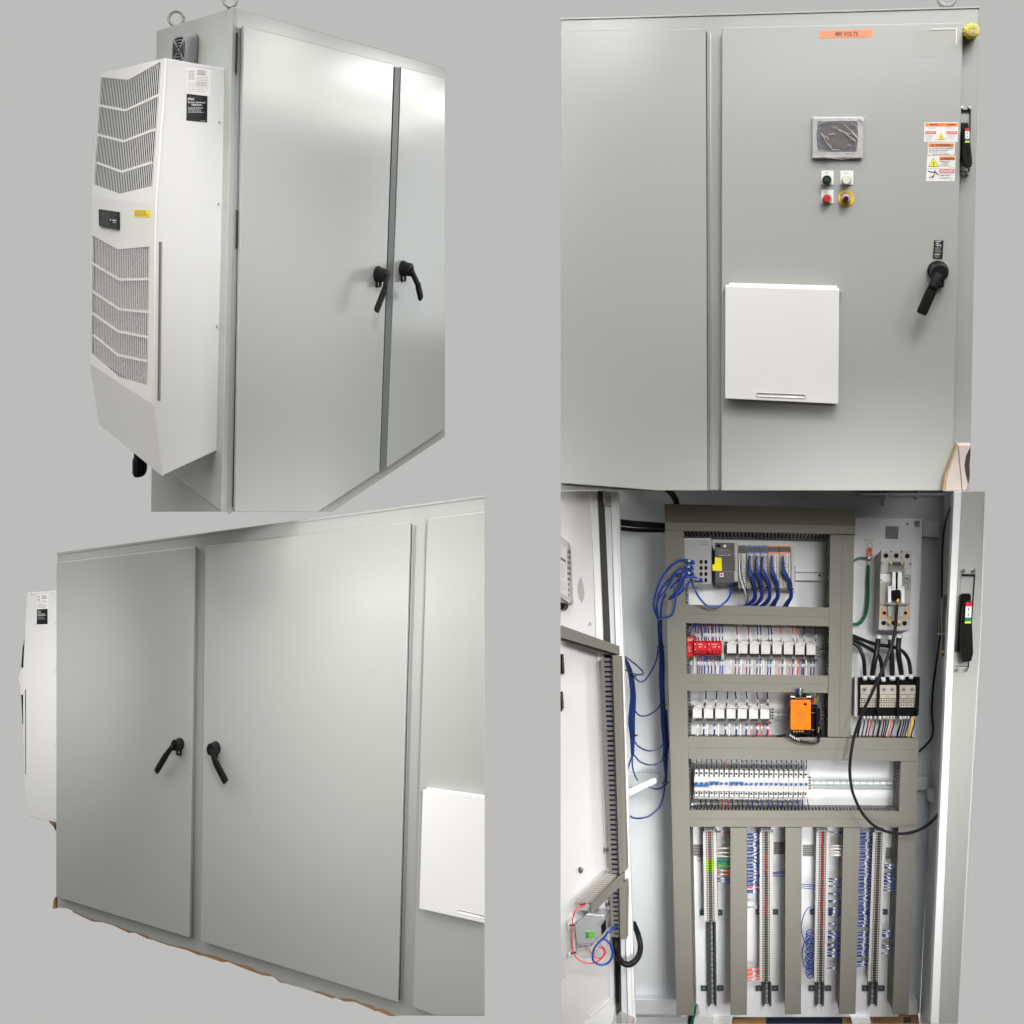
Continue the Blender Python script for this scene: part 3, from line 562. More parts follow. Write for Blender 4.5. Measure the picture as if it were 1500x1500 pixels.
# disconnect switch, used on two cabinets
def disconnect(F, w, T, label):
    X = lambda x, y: T(x, y)
    s_ = F.sc(*X(1412,200), w)/F2.sc(1412,200,0)
    z = w+.001; k = (X(1420,158)[0]-X(1409,158)[0])/11.
    rt = root('disconnect_switch', F.c(F.uv(*X(1412,235), w)), label, 'switch')
    P = lambda l: [X(*p) for p in l]
    b = MB(F, M['cabside']); b.pp(P([(1407.5,156),(1421.5,156),(1419.5,256),(1405.5,256)]), w, z+.002); mk('base_plate', b, rt)
    b = MB(F, M['blk']); b.pp(P([(1408,160.6),(1422.3,160.6),(1422.3,162.6),(1408,162.6)]), z, z+.008); b.pp(P([(1421.2,161),(1422.3,161),(1420.5,252),(1419.6,252)]), z, z+.008); b.pp(P([(1406,250.2),(1420,250.2),(1420,250.8),(1406,250.8)]), z, z+.005); mk('gasket', b, rt)
    for x, y in ((1409.3,157.3),(1420.3,157.3),(1407,254),(1417.8,254)):
        b = MB(F, M['chrome']); px = X(x, y); b.disc(*px, z, z+.006, 2.5*k, n=16); b.disc(*px, z+.006, z+.014, 2.1*k, r1=1.3*k, n=14); mk('bolt', b, rt)
    b = MB(F, M['blk']); b.pp(P([(1407.8,180.5),(1410,179.3),(1417.5,179.3),(1419,181.5),(1419,236),(1406.3,236)]), z, z+.022*s_*1.0); mk('housing', b, rt, bevel=.003)
    b = MB(F, M['blkm']); zz = z+.022*s_
    b.pp(P([(1411,194),(1413.5,186.5),(1419.5,186.5),(1420.6,190),(1421.6,208),(1424,231),(1424.6,238),(1423,245.5),(1414.5,246.5),(1412,240),(1410.5,228)]), zz, zz+.025*s_); mk('lever', b, rt, bevel=.0035, seg=3)
    b = MB(F, M['dark']); b.pp(P([(1416,212.5),(1417.6,210.8),(1418.6,212),(1419.4,226),(1418.4,229.4),(1416.4,226.5)]), zz+.025*s_, zz+.0262*s_); mk('lever_recess', b, rt)
    y0 = zz+.0252*s_
    for nm, a, c_, m_ in (('red_band',188,192.2,'red'),('white_band',192.2,203,'paper'),('green_band',203,206.9,'grn'),('yellow_band',206.9,208.8,'ylt')):
        b = MB(F, M[m_]); b.pp(P([(1413.8,a),(1420.2,a),(1420.2,c_),(1413.8,c_)]), y0, y0+.001)
        if m_ == 'paper':
            b.use(M['ink']); b.pp(P([(1417,193.4),(1417.9,194.8),(1416.1,194.8)]), y0, y0+.0014); b.pp(P([(1417,202),(1417.9,200.5),(1416.1,200.5)]), y0, y0+.0014); b.pp(P([(1416.6,194.8),(1417.4,194.8),(1417.4,196.6),(1416.6,196.6)]), y0, y0+.0014); b.pp(P([(1416.6,198.8),(1417.4,198.8),(1417.4,200.5),(1416.6,200.5)]), y0, y0+.0014)
        elif m_ == 'red': b.use(M['ink']); p0 = X(1415,189.1); p1 = X(1418.6,191.2); b.text('ON', p0[0], p0[1], p1[0], p1[1], y0+.0014)
        elif m_ == 'grn': b.use(M['ink']); p0 = X(1414.8,204); p1 = X(1419,206); b.text('OFF', p0[0], p0[1], p1[0], p1[1], y0+.0014)
        mk(nm, b, rt)
    return rt
disconnect(F2, .0005, lambda x, y: (x, y), 'black disconnect lever with coloured bands beside the warning stickers')

# ================================================================== 3: two closed doors seen from the right (lower left)
F3 = frame_vp((84, 811), 4.6, (-1160, 978), -1, (0, 22500), -1, (810, 978), -1)
r3 = root('control_cabinet', F3.c(F3.uv(300, 1400, 0)), 'grey cabinet seen from the right, with a pair of black handles meeting at the gap', 'cabinet')
wavy = [(710,1488),(578,1488),(572,1484),(560,1478),(553,1479),(545,1473),(530,1470),(520,1465),(508,1463),(500,1464),(488,1460),(470,1453),(455,1452),(440,1447),(425,1443),(410,1437),(395,1427),(380,1424),(365,1416),(350,1413),(335,1408),(315,1401),(300,1398),(285,1393),(270,1388),(255,1386),(240,1381),(225,1377),(215,1371),(200,1366),(190,1364),(175,1358),(160,1353),(145,1350),(130,1345),(110,1336),(98,1331),(84,1329.5)]
mb = MB(F3, M['cab']); mb.pcut([(84,811),(710,727)]+wavy, -.3, 0, xmax=709); mk('body', mb, r3, bevel=.002)
mb = MB(F3, M['cab']); mb.pcut([(83.5,809.5),(710,725.6),(710,729),(83.5,813)], -.3, .003, xmax=709); mk('top_rim', mb, r3, bevel=.001)
e3 = .045
for quad in ([(82.5,824),(286,800),(277.5,1374),(82,1314)], [(300.5,799.5),(601,764),(583,1469),(294,1379)], [(625.5,759.5),(710,749),(710,1488),(637,1488),(604,1476)]):
    mb = MB(F3, M['cab']); mb.pcut(quad, .014, e3, xmax=709); d = mk('door', mb, r3, bevel=.004)
    g = [(min(x+(3 if i in (0, len(quad)-1) else 2), 708.5), y+(4 if i < 2 else -4)) for i, (x, y) in enumerate(quad)]
    mb = MB(F3, M['gasket']); mb.pp(g, .0005, .0135); mk('gasket', mb, d)
for x0, y0, x1, y1 in ((288.6,806,281,1370), (606,770,588,1464)):
    mb = MB(F3, M['steel']); a = F3.uv(x0,y0,.01); b = F3.uv(x1,y1,.01); mb.box(b[0]-.0, b[0]+.006, b[1], a[1], .0005, .01); mk('hinge_channel', mb, r3)
handle(F3, 264, 1090, e3, 254.5, 1089.5, 9.9, 8.2, [(252.5,1093,0),(243.5,1106,.01),(229,1130,.0)], r3)
handle(F3, 316.5, 1096, e3, 307.5, 1096, 10.8, 9.0, [(310.5,1100,0),(315.5,1116,.012),(331,1146,.0)], r3)
F3_ = F3
pocket(F3, e3, [(624.5,1153.5),(710,1164.5),(710,1340),(622,1326)], [(619.2,1157),(710,1167.5),(710,1352.5),(614,1331)], [(671,1332),(708.5,1340),(708.5,1346.5),(671,1337.5)], [(617.8,1161)], 'white document pocket cut off at the right end of the lower left cabinet')
# cooling unit, edge on
a3 = root('cooling_unit', F3.c(F3.uv(60, 1200, -.1)), 'narrow white cooling unit seen from its side, left of the paired-handle cabinet', 'air conditioner')
wq = -.02
mb = MB(F3, M['acw']); mb.pp([(39.5,868),(83,865),(82.5,1205),(40.5,1195.5),(35,1141),(33.6,1035),(34,972)], -.35, wq); mk('housing', mb, a3, bevel=.003)
mb = MB(F3, M['acg']); mb.pp([(34.2,978),(29.5,984),(26.8,994),(29.5,1005),(30.5,1018),(34.2,1018)], -.3, wq-.03); mk('side_bulge', mb, a3, bevel=.002)
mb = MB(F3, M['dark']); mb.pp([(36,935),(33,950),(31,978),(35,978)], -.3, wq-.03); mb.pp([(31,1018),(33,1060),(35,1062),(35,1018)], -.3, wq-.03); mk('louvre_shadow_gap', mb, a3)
mb = MB(F3, M['paper']); mb.pp([(54,871.5),(70.5,870.5),(70.5,891.5),(54,892)], wq, wq+.001); mb.use(M['ink']); mb.dashes(61,872.5,69,878,3,wq+.0015,h=.45); mb.dashes(55,873,59,883,4,wq+.0015,h=.3); mb.dashes(61,880,69,883,2,wq+.0015,h=.3); mb.dashes(54.8,884.5,70,891,4,wq+.0015,h=.28); mk('data_plate', mb, a3)
mb = MB(F3, M['blab']); mb.pp([(54,892.6),(69.6,892),(69.6,914),(53.8,914.6)], wq, wq+.001); mb.use(M['inkw']); mb.text('nVent',54.8,894.6,60,897.2,wq+.0015,bold=.01); mb.dashes(55,899,67.5,903,2,wq+.0015,h=.4); mb.use(M['inkl']); mb.dashes(55,903.5,67,908,3,wq+.0015,h=.35); mk('black_label', mb, a3)
mb = MB(F3, M['slot']); mb.pp([(36.4,1010),(38,1010),(38,1134),(36.8,1134)], wq, wq+.001); mk('side_slot', mb, a3)
for x, y in ((81,913),(80.5,984),(80.5,1092),(79,1199.5),(46,870),(77,868)):
    mb = MB(F3, M['steel']); mb.disc(x, y, wq, wq+.004, 1.0, n=8); mk('screw', mb, a3)
mb = MB(F3, M['card']); mb.pp([(72,1203),(81.5,1205),(81.5,1208),(73,1206)], -.2, wq-.02); mb.use(M['ink']); mb.pp([(74,1206),(81.5,1208),(81.5,1217),(78,1210)], -.2, wq-.02); mk('cable_entry', mb, a3)
cd = root('cardboard_strip', F3.c(F3.uv(300, 1402, -.05)), 'torn brown cardboard strip under the lower left cabinet', 'cardboard')
rr = random.Random(5); tops = [(77,1331),(78.5,1318),(81,1314),(81.5,1331)]
mb = MB(F3, M['card']); mb.pp(tops, -.06, -.004); 
edge = [(84,1330),(110,1336),(130,1345.5),(150,1354),(170,1355),(190,1366),(200,1366.5),(215,1373),(222,1375.5),(245,1384.5),(250,1385),(270,1389),(290,1397),(300,1398.5),(320,1404),(340,1410.5),(355,1415),(383,1427.5),(400,1430),(415,1436.5),(445,1445),(460,1452.5),(465,1453),(485,1461),(492,1460),(503,1465),(525,1466),(550,1480),(553,1479),(577,1488.5)]
lo = [(106,1336),(128,1345.5),(135,1349),(150,1351),(165,1354.5),(189,1366),(197,1366),(216,1374.5),(222,1375.5),(247,1385),(255,1386),(274,1391),(290,1399),(300,1400),(325,1408.5),(335,1409),(352,1416),(385,1428),(400,1430.5),(410,1438),(448,1446),(462,1454),(466,1454),(486,1461.5),(492,1461.5),(504,1466),(520,1467),(550,1481),(553,1480),(570,1487.5),(580,1488.5)]
mb.pp([(x, y+(.9 if i % 3 else .1)) for i, (x, y) in enumerate(lo)]+[(580,1480),(300,1385),(106,1326)], -.05, -.003); mk('torn_edge', mb, cd)
# ================================================================== 4: open cabinet (lower right)
F4 = frame_vp((1115, 1000), 3.5, (26000, 1270), 1, (1122, 6350), -1, (1115, 1000), -1)
r4 = root('open_control_cabinet', F4.c(F4.uv(1150, 1490, 0)), 'cabinet with its doors open, showing the wired white back panel', 'cabinet')
wB = -.12; wL = .42
b = MB(F4, M['inw']); b.pp([(860,700),(1383,700),(1383,760),(1347,1484),(880,1484)], wB-.02, wB); mk('back_wall', b, r4)
vT = F4.uv(1200, 720, wB)[1]
b = MB(F4, M['inw']); b.loft([[F4.uv(x, y, w) for x, y, w in ((1383,719.5,wB),(1347,1500,wB),(1366,1500,wL-.03),(1401,719.5,wL-.03))], [F4.uv(x+6, y, w) for x, y, w in ((1383,719.5,wB),(1347,1500,wB),(1366,1500,wL-.03),(1401,719.5,wL-.03))]]); mk('right_side_wall', b, r4)
b = MB(F4, M['inw']); q = [F4.uv(905,720,wB), F4.uv(1383,720,wB)]; p = [F4.uv(905,690,wL*.9), F4.uv(1396,690,wL*.9)]
b.loft([[(q[0][0],vT,wB),(q[1][0],vT,wB),(p[1][0],vT,wL*.9),(p[0][0],vT,wL*.9)],[(q[0][0],vT+.01,wB),(q[1][0],vT+.01,wB),(p[1][0],vT+.01,wL*.9),(p[0][0],vT+.01,wL*.9)]]); mk('roof', b, r4)
b = MB(F4, M['inw']); b.pp([(1258,722),(1392,722),(1392,726),(1258,725)], wB, wB+.05); b.pp([(1300,722),(1304,722),(1296,738),(1293,738)], wB, wB+.04); b.pp([(1345,720),(1348,720),(1347,728),(1343,728)], wB, wB+.06); mk('roof_bracket', b, r4)
b = MB(F4, M['inw']); b.pp([(1352,762.5),(1378,764),(1376,787),(1351,786)], wB, wB+.03); mk('upper_brace', b, r4, bevel=.003)
b = MB(F4, M['inw']); b.pp([(1340,1137.5),(1360.5,1138.5),(1359,1157.5),(1340,1157)], wB, wB+.05); mk('mid_brace', b, r4, bevel=.003); b = MB(F4, M['inw']); b.pp([(905,1132),(985,1133),(985,1154),(905,1153)], wB, wB+.02); mk('mid_brace', b, r4, bevel=.003)
b = MB(F4, M['inwb']); b.pp([(917,1158),(957,1139.5),(962,1141),(962,1147),(917,1169)], wB+.03, wB+.16); mk('shelf_bracket', b, r4, bevel=.003)
b = MB(F4, M['inw']); b.pp([(1322,1464),(1345,1466),(1345,1487),(1328,1487)], wB, wB+.09); mk('bottom_ledge', b, r4, bevel=.003); b = MB(F4, M['inw']); b.pp([(925,1464),(992,1464),(992,1486),(925,1486)], wB, wB+.06); mk('bottom_ledge', b, r4, bevel=.003); b = MB(F4, M['inw']); b.pp([(925,1490),(1008,1490),(1008,1500),(925,1500)], wB-.02, wB+.02); mk('bottom_ledge', b, r4, bevel=.003)
b = MB(F4, M['inwb']); b.pp([(1045,1490),(1074,1490),(1069,1500),(1043,1500)], -.03, 0.02); b.pp([(1246,1490),(1274,1490),(1276,1500),(1249,1500)], -.03, .02); mk('floor_bracket', b, r4, bevel=.002)
# lips of the door opening
b = MB(F4, M['inwb']); b.pp([(903,719),(905.5,719),(930.5,1500),(927,1500)], wL-.03, wL+.003); b.pp([(894.5,719),(903,719),(927,1500),(920.5,1500)], wL-.02, wL); b.use(M['inw']); b.pp([(884,719),(894.5,719),(920.5,1500),(909,1500)], wL-.03, wL-.012); mk('left_opening_lip', b, r4, bevel=.002)
b = MB(F4, M['inwb']); b.pp([(1397.5,719),(1409,719),(1399,925),(1375.5,1500),(1363.5,1500)], wL-.04, wL+.003); mk('right_opening_lip', b, r4, bevel=.003)
b = MB(F4, M['cab']); b.pp([(1409,719.5),(1443.5,719.5),(1436,925),(1425,1135),(1403,1500),(1375.5,1500),(1399,925)], wL-.1, wL); mk('front_flange', b, r4, bevel=.002)
b = MB(F4, M['acw']); b.pp([(1442.5,719.5),(1445,719.5),(1437,925),(1404,1500),(1402.5,1500),(1435.8,925)], wL-.1, wL+.002); mk('flange_edge', b, r4)
def T4(x, y): Y = 882+(y-188)*1.5; return (1415+(x-1413.8)*1.38-(Y-882)*.052-(.0 if True else 0), Y)
disconnect(F4, wL, T4, 'black disconnect lever with coloured bands on the flange of the open cabinet')
# back panel
b = MB(F4, mat('panel_white_enamel', (.76,.77,.79), .3, bump=.02, spec=.5, mottle=.015)); b.pp([(976,752),(1351.5,760),(1348.5,850),(1321.5,1480),(1318,1484),(1316,1489.5),(998,1490.5)], -.02, 0); mk('back_panel', b, r4, bevel=.0015)

# ---- left door, swung open: plate with edge, gasket and hinge
D4 = frame_vp((880, 1100), 2.95, (1275, 1075), 1, (1122, 6350), -1, (-3280, 1075), -1)
rd = r4
b = MB(F4, M['door']); b.pp([(821,719),(862,719),(868,800),(879,1100),(888,1300),(892,1400),(893,1463),(860,1500),(821,1500),(821,1438),(829,1432),(823,1400),(821,1360)], wL-.035, wL-.018); pd = mk('left_door', b, r4, bevel=.001)
b = MB(F4, M['inwb']); b.pp([(862,719),(875.5,719),(884,920),(892,1150),(899.5,1400),(901.5,1474),(893,1463),(888,1300),(879,1100),(868,800)], wL-.035, wL-.013); mk('door_edge', b, pd, bevel=.003)
b = MB(F4, M['inwb']); b.pp([(855,1500),(893,1463),(901,1474),(898,1500)], wL-.035, wL-.01); b.pp([(862,1489),(890,1466),(891,1468),(866,1491)], wL-.01, wL-.006); mk('door_bottom_edge', b, pd, bevel=.002)
b = MB(F4, mat('gasket_charcoal', (.045,.043,.038), .7)); b.pp([(875.5,719),(884.5,719),(893.5,920),(903,1150),(909.5,1400),(910.5,1500),(903,1500),(900.5,1400),(892,1150),(884,920)], wL-.04, wL-.009); mk('door_gasket', b, pd)
b = MB(F4, M['chrome']); b.pt([(884.5,716,wL),(884.5,728,wL),(884.8,737,wL),(888,740,wL),(894,741,wL)], 1.1, 8); b.pp([(886,727),(893,727),(893,731),(886,730)], wL, wL+.006); b.pp([(888,732),(894,732),(894,737),(889,737)], wL, wL+.004); mk('hinge', b, pd)
b = MB(F4, M['patch']);
for pts in ([(851.3,845),(854,855),(856.2,868),(855.4,876),(852.4,884),(848.5,877),(846,866),(846,857),(848.5,849)], [(864,910.5),(866,912),(866.3,917),(861.5,917),(861.5,913)]): b.pp(pts, wL-.018, wL-.0172)
mk('grey_patch', b, pd)
for x, y in ((850.5,1274.5),(887,1245.5),(889.5,1326)):
    b = MB(F4, M['chrome']); b.disc(x, y, wL-.018, wL-.014, 5.6, asp=.6, n=20); b.disc(x+1, y, wL-.014, wL+.0, 3.6, asp=.75, r1=2.4, n=8); mk('panel_stud', b, pd)

def dark_core(): return M['dark']
def duct(pts, w1, pitch, orient, label, m='duct', line=True, w0=0., sides=(1, 1), F=F4, cover=.02, cat='wire duct'):
    """pts: TL,TR,BR,BL of the cover seen in the photo"""
    Q = [F.uv(x, y, w1) for x, y in pts]
    c = (Q[0]+Q[1]+Q[2]+Q[3])/4
    rt = root('wire_duct', F.c((c[0], min(q[1] for q in Q), w0)), label, cat, 'grey wire ducts')
    b = MB(F, M[m]); b.prism([(q[0], q[1]) for q in Q], w1-cover, w1)
    if line:
        A, B = ((Q[0]+Q[3])/2, (Q[1]+Q[2])/2) if orient == 'h' else ((Q[0]+Q[1])/2, (Q[3]+Q[2])/2)
        t = .0009; b.use(M['ductd'])
        if orient == 'h': b.prism([(A[0]+.003,A[1]-t),(B[0]-.003,B[1]-t),(B[0]-.003,B[1]+t),(A[0]+.003,A[1]+t)], w1, w1+.0004)
        else: b.prism([(A[0]-t,A[1]-.003),(B[0]-t,B[1]+.003),(B[0]+t,B[1]+.003),(A[0]+t,A[1]-.003)], w1, w1+.0004)
    mk('cover', b, rt, bevel=.0012)
    g = MB(F, M[m]); i_ = .006; z1 = w1-cover
    cs = [c+(q-c)*1. for q in Q]
    if orient == 'h': e = [((Q[0],Q[1]),-1), ((Q[3],Q[2]),1)]
    else: e = [((Q[0],Q[3]),1), ((Q[1],Q[2]),-1)]
    for si, ((A, B), sg) in enumerate(e):
        if not sides[si]: continue
        L = (B-A).length; n = max(2, int(L/(pitch*F.sc(*pts[0], w1)))); d = (B-A)/n
        off = Vector((0, sg*.0015, 0)) if orient == 'h' else Vector((sg*.0015, 0, 0))
        th = off*1.6
        for k in range(n):
            p = A+d*(k+.0)+off; q = p+d*.55
            g.prism([(p[0],p[1]),(q[0],q[1]),(q[0]+th[0],q[1]+th[1]),(p[0]+th[0],p[1]+th[1])], w0, z1)
        p = A+off; q = B+off; g.prism([(p[0],p[1]),(q[0],q[1]),(q[0]+th[0],q[1]+th[1]),(p[0]+th[0],p[1]+th[1])], w0, w0+(z1-w0)*.22)
    g.use(M['dark']); sh = [Q[0]+Vector((.012,-.012,0)), Q[1]+Vector((-.012,-.012,0)), Q[2]+Vector((-.012,.012,0)), Q[3]+Vector((.012,.012,0))]
    g.prism([(p[0],p[1]) for p in sh], w0+.001, z1-.001)
    mk('slotted_wall', g, rt); return rt
WD = .19
duct([(974,765),(1253,770),(1253,782.5),(974.5,777)], .2, 5.6, 'h', 'horizontal duct across the very top of the wired panel', line=False)
b = MB(F4, M['ductd']); b.pp([(973,738),(1253,745),(1253,770.2),(974,765.2)], .1, .196); tr_ = tag(mk('duct_cover', b, None, origin=F4.c(F4.uv(1113,750,.15)), bevel=.0012), 'duct cover lying along the top of the highest duct, roof shade in its dark colour', 'duct cover')  # roof shadow over the upper duct, put into this cover's darker colour
duct([(973.5,777.5),(1001.5,778),(1016,1488),(991,1487)], WD+.002, 6, 'v', 'long vertical duct down the left edge of the wired panel', line=False)
duct([(1216.3,783),(1251.5,784),(1246,1080),(1212.5,1079)], WD+.002, 6, 'v', 'vertical duct with a centre seam, right of the relays')
duct([(1003.5,885.5),(1215,890),(1214,917.5),(1003.8,912.5)], WD, 5.3, 'h', 'horizontal duct between the controller row and the relays with red modules')
duct([(1005,986.5),(1213,989.8),(1212.6,1015),(1005.6,1012)], WD, 5.3, 'h', 'horizontal duct between the two relay rows')
duct([(1007.5,1079),(1345.5,1081.5),(1344.5,1115),(1008.8,1112)], WD, 5.3, 'h', 'wide horizontal duct just above the row of blue-lever breakers')
duct([(1009.7,1187),(1317,1188.5),(1317,1212),(1010.5,1211)], WD, 5.3, 'h', 'horizontal duct just below the row of blue-lever breakers')
duct([(1319.5,1115.5),(1344.5,1115.5),(1331,1486),(1307.7,1486)], WD, 5.3, 'v', 'lower vertical duct at the right edge of the wired panel', line=False)
for q, l in (([(1069.8,1212.4),(1094.3,1212.4),(1094,1487),(1070,1487)], 'vertical duct between the first and second terminal strips'), ([(1150.5,1212.4),(1174.5,1212.4),(1173.3,1486),(1149.7,1486)], 'vertical duct between the second and third terminal strips'), ([(1235.5,1212.6),(1260,1212.6),(1253.2,1485.5),(1229.4,1485.5)], 'vertical duct between the third and fourth terminal strips')):
    duct(q, WD-.002, 4.4, 'v', l, line=False)
# thin printed channel covers in the rows (pale shelf strips behind the relays)
# ---- rails
def rail(quad, w, orient, label, m='zinc', slots=True, sp=10, dots=None):
    Q = [F4.uv(x, y, w) for x, y in quad]; c = (Q[0]+Q[1]+Q[2]+Q[3])/4
    rt = root('mounting_rail', F4.c((c[0], c[1], 0)), label, 'rail', 'metal mounting rails')
    b = MB(F4, M[m]); P = lambda a, c_: (Q[0].lerp(Q[1], a)).lerp(Q[3].lerp(Q[2], a), c_)
    def strip(c0, c1, z0, z1):
        if orient == 'h': L = [P(0,c0),P(1,c0),P(1,c1),P(0,c1)]
        else: L = [P(c0,0),P(c1,0),P(c1,1),P(c0,1)]
        b.prism([(p[0],p[1]) for p in L], z0, z1)
    strip(0, .2, w-.002, w); strip(.8, 1, w-.002, w); strip(.18, .22, .004, w-.001); strip(.78, .82, .004, w-.001); strip(.2, .8, .002, .006)
    mk('channel', b, rt)
    if slots:
        b = MB(F4, M['inwb'] if m == 'zinc' else M['dvs']); L = (Q[1]-Q[0]).length if orient == 'h' else (Q[3]-Q[0]).length
        n = int(L/(sp*F4.sc(*quad[0], w)))
        for i in range(n):
            t = (i+.5)/n; e = .3/n
            A, B = (P(t-e,.5), P(t+e,.5)) if orient == 'h' else (P(.5,t-e), P(.5,t+e))
            hh = .0065
            if orient == 'h': b.prism([(A[0],A[1]-hh),(B[0],B[1]-hh),(B[0]+hh*.6,B[1]),(B[0],B[1]+hh),(A[0],A[1]+hh),(A[0]-hh*.6,A[1])], .006, .0068)
            else: b.prism([(A[0]-hh*.7,A[1]),(A[0],A[1]+hh*.6),(A[0]+hh*.7,A[1]),(B[0]+hh*.7,B[1]),(B[0],B[1]-hh*.6),(B[0]-hh*.7,B[1])], .006, .0068)
        mk('slots', b, rt)
    return rt
rail([(1050,833),(1213,834.5),(1213,851),(1050,849)], .03, 'h', 'rail right of the input and output modules', m='zincb', sp=30, slots=False)
rail([(1008,945.5),(1212,946.5),(1212,962),(1008,960)], .03, 'h', 'rail carrying the eight upper relays', sp=12)
rail([(1012,1040),(1211,1041),(1211,1054),(1012,1053)], .03, 'h', 'rail carrying the seven lower relays', sp=8)
rail([(1015,1140),(1310,1141),(1309,1154.5),(1015,1153)], .03, 'h', 'long slotted rail right of the breakers', sp=10, m='zinc')
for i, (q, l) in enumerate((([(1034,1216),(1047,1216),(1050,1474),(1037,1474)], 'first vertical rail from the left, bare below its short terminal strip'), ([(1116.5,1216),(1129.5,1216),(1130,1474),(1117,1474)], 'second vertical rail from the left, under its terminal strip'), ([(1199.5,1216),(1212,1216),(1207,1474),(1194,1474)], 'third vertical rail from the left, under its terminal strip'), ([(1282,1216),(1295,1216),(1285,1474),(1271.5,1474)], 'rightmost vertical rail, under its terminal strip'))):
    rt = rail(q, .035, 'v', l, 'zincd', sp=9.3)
    xm = lambda y: (q[0][0]+q[1][0])/2+((q[3][0]+q[2][0])/2-(q[0][0]+q[1][0])/2)*(y-1216)/258
    for y in ((1448, 1336) if i != 0 else (1448, 1337)):
        for sx in (-1, 1):
            b = MB(F4, M['zincd']); x = xm(y)+sx*12; b.pb(x-4.5, y-3.8, x+4.5, y+3.8, 0, .012); b.use(M['chrome']); b.disc(x, y, .012, .018, 1.7, n=10); mk('mounting_foot', b, rt)
for x, y in ((1136.5,1219),(1191.5,1226),(1217,1226)):
    pass
# ---- relays
def relay_proto(x, y):
    o = F4.uv(x, y, 0); rt = root('relay', F4.c(o), '', 'relay')
    b = MB(F4, M['dvw']); b.pb(x+1, y-6, x+16, y+.8, .03, .07); b.use(M['dark'])
    for dx, dy in ((6.2,-4.4),(9.8,-4.4),(3.5,-2.2),(13,-2.2)): b.disc(x+dx, y+dy, .07, .0706, .8, n=8)
    b.use(M['dvc']); b.pb(x+1, y+.8, x+16, y+21, .03, .065); b.use(M['dvd']); b.pb(x+2.8, y+15, x+14, y+20.4, .065, .07)
    mk('socket', b, rt)
    b = MB(F4, M['rsd']); b.pb(x+1.2, y+.8, x+15.4, y+15.6, .07, .1); mk('body', b, rt)  # dark grey puts the gap shade between relays into the body colour
    b = MB(F4, M['dvw']); b.pb(x, y, x+13.2, y+14.8, .115, .128); b.use(M['dvc']); b.pb(x+7.4, y+.3, x+12.9, y+2.6, .128, .1285); b.use(M['inkl']); b.pb(x+1.4, y+.8, x+4.8, y+1.5, .128, .1285); b.pb(x+1, y+4.4, x+11.5, y+4.8, .128, .1284)
    for dx in (5, 9): b.pb(x+dx, y+4.8, x+dx+.2, y+12, .128, .1283)
    b.use(M['ink']); b.disc(x+4, y+12.9, .128, .129, .7, n=8); b.use(M['inkl']); b.pb(x+7.5, y+13, x+12, y+13.5, .128, .1284); mk('relay_cover', b, rt, bevel=.0012)
    return rt
ordn = ['leftmost', 'second from the left', 'third from the left', 'fourth from the left', 'fifth from the left', 'sixth from the left', 'seventh from the left', 'rightmost']
pr = relay_proto(1065, 942)
for i in range(8):
    x = 1065+16.66*i; y = 942+.33*i
    o = pr if i == 0 else clone(pr, wld(F4.c(F4.uv(x, y, .12)))-wld(F4.c(F4.uv(1065, 942, .12))))
    o['label'] = 'white plug-in relay, %s of the upper row beside the red modules' % ordn[i]; o['group'] = 'white relays'
for i in range(7):
    x = 1014.8+16.5*i; y = 1037.5+.18*i
    o = clone(pr, wld(F4.c(F4.uv(x, y, .12)))-wld(F4.c(F4.uv(1065, 942, .12))))
    o['label'] = 'white plug-in relay, %s of the lower row left of the orange supply' % (ordn[i] if i < 6 else 'rightmost'); o['group'] = 'white relays'
def endblock(x, y, h, n, label):
    rt = root('end_bracket', F4.c(F4.uv(x, y, 0)), label, 'end bracket', 'grey end brackets'); b = MB(F4, M['dvg']); b.pb(x-2, y, x+2, y+h, .03, .06); b.use(M['dark'])
    for i in range(n): b.pb(x-1.3, y+1+(h-1)*i/n, x+1.3, y+1+(h-1)*(i+.5)/n, .06, .061)
    mk('bracket_body', b, rt)
endblock(1198, 946.5, 18, 4, 'end bracket right of the upper relay row'); endblock(1062.5, 943.5, 16, 4, 'end bracket left of the upper relay row')
endblock(1131.5, 1037, 19, 4, 'end bracket right of the lower relay row'); endblock(1156, 1037, 18, 4, 'end bracket left of the orange supply'); endblock(1204, 1038, 16, 3, 'end bracket right of the black module')
endblock(1186, 1137.5, 20, 5, 'end bracket right of the last breaker'); endblock(1163.5, 829, 20, 4, 'end bracket right of the wired modules')
# ---- ethernet switch
rt = root('network_switch', F4.c(F4.uv(1020, 855, 0)), 'silver network switch with blue cables plugged into its ports', 'network switch')
b = MB(F4, M['dvs']); b.pb(1000.3, 788.5, 1042, 856, .02, .17); mk('housing', b, rt, bevel=.002)
b = MB(F4, M['inkl']); b.pb(1002,791,1039,791.6,.17,.1704); b.use(M['ink']); b.text('Allen-Bradley', 1025, 793.2, 1037.5, 795.2, .1706); b.text('Stratix 2000', 1027, 796.3, 1037.5, 798, .1706); mk('lettering', b, rt)
for j in range(4):
    for i, x in enumerate((1012.5, 1027, 1034)):
        y = 823+8.9*j; b = MB(F4, M['dvc']); b.pb(x-2.9, y-3.6, x+2.9, y+3.8, .17, .1712); b.use(M['dark']); b.pp([(x-2,y-2.6),(x+2,y-2.6),(x+2,y+2.4),(x+1,y+2.4),(x+1,y+3.1),(x-1,y+3.1),(x-1,y+2.4),(x-2,y+2.4)], .1712, .172); mk('port', b, rt)
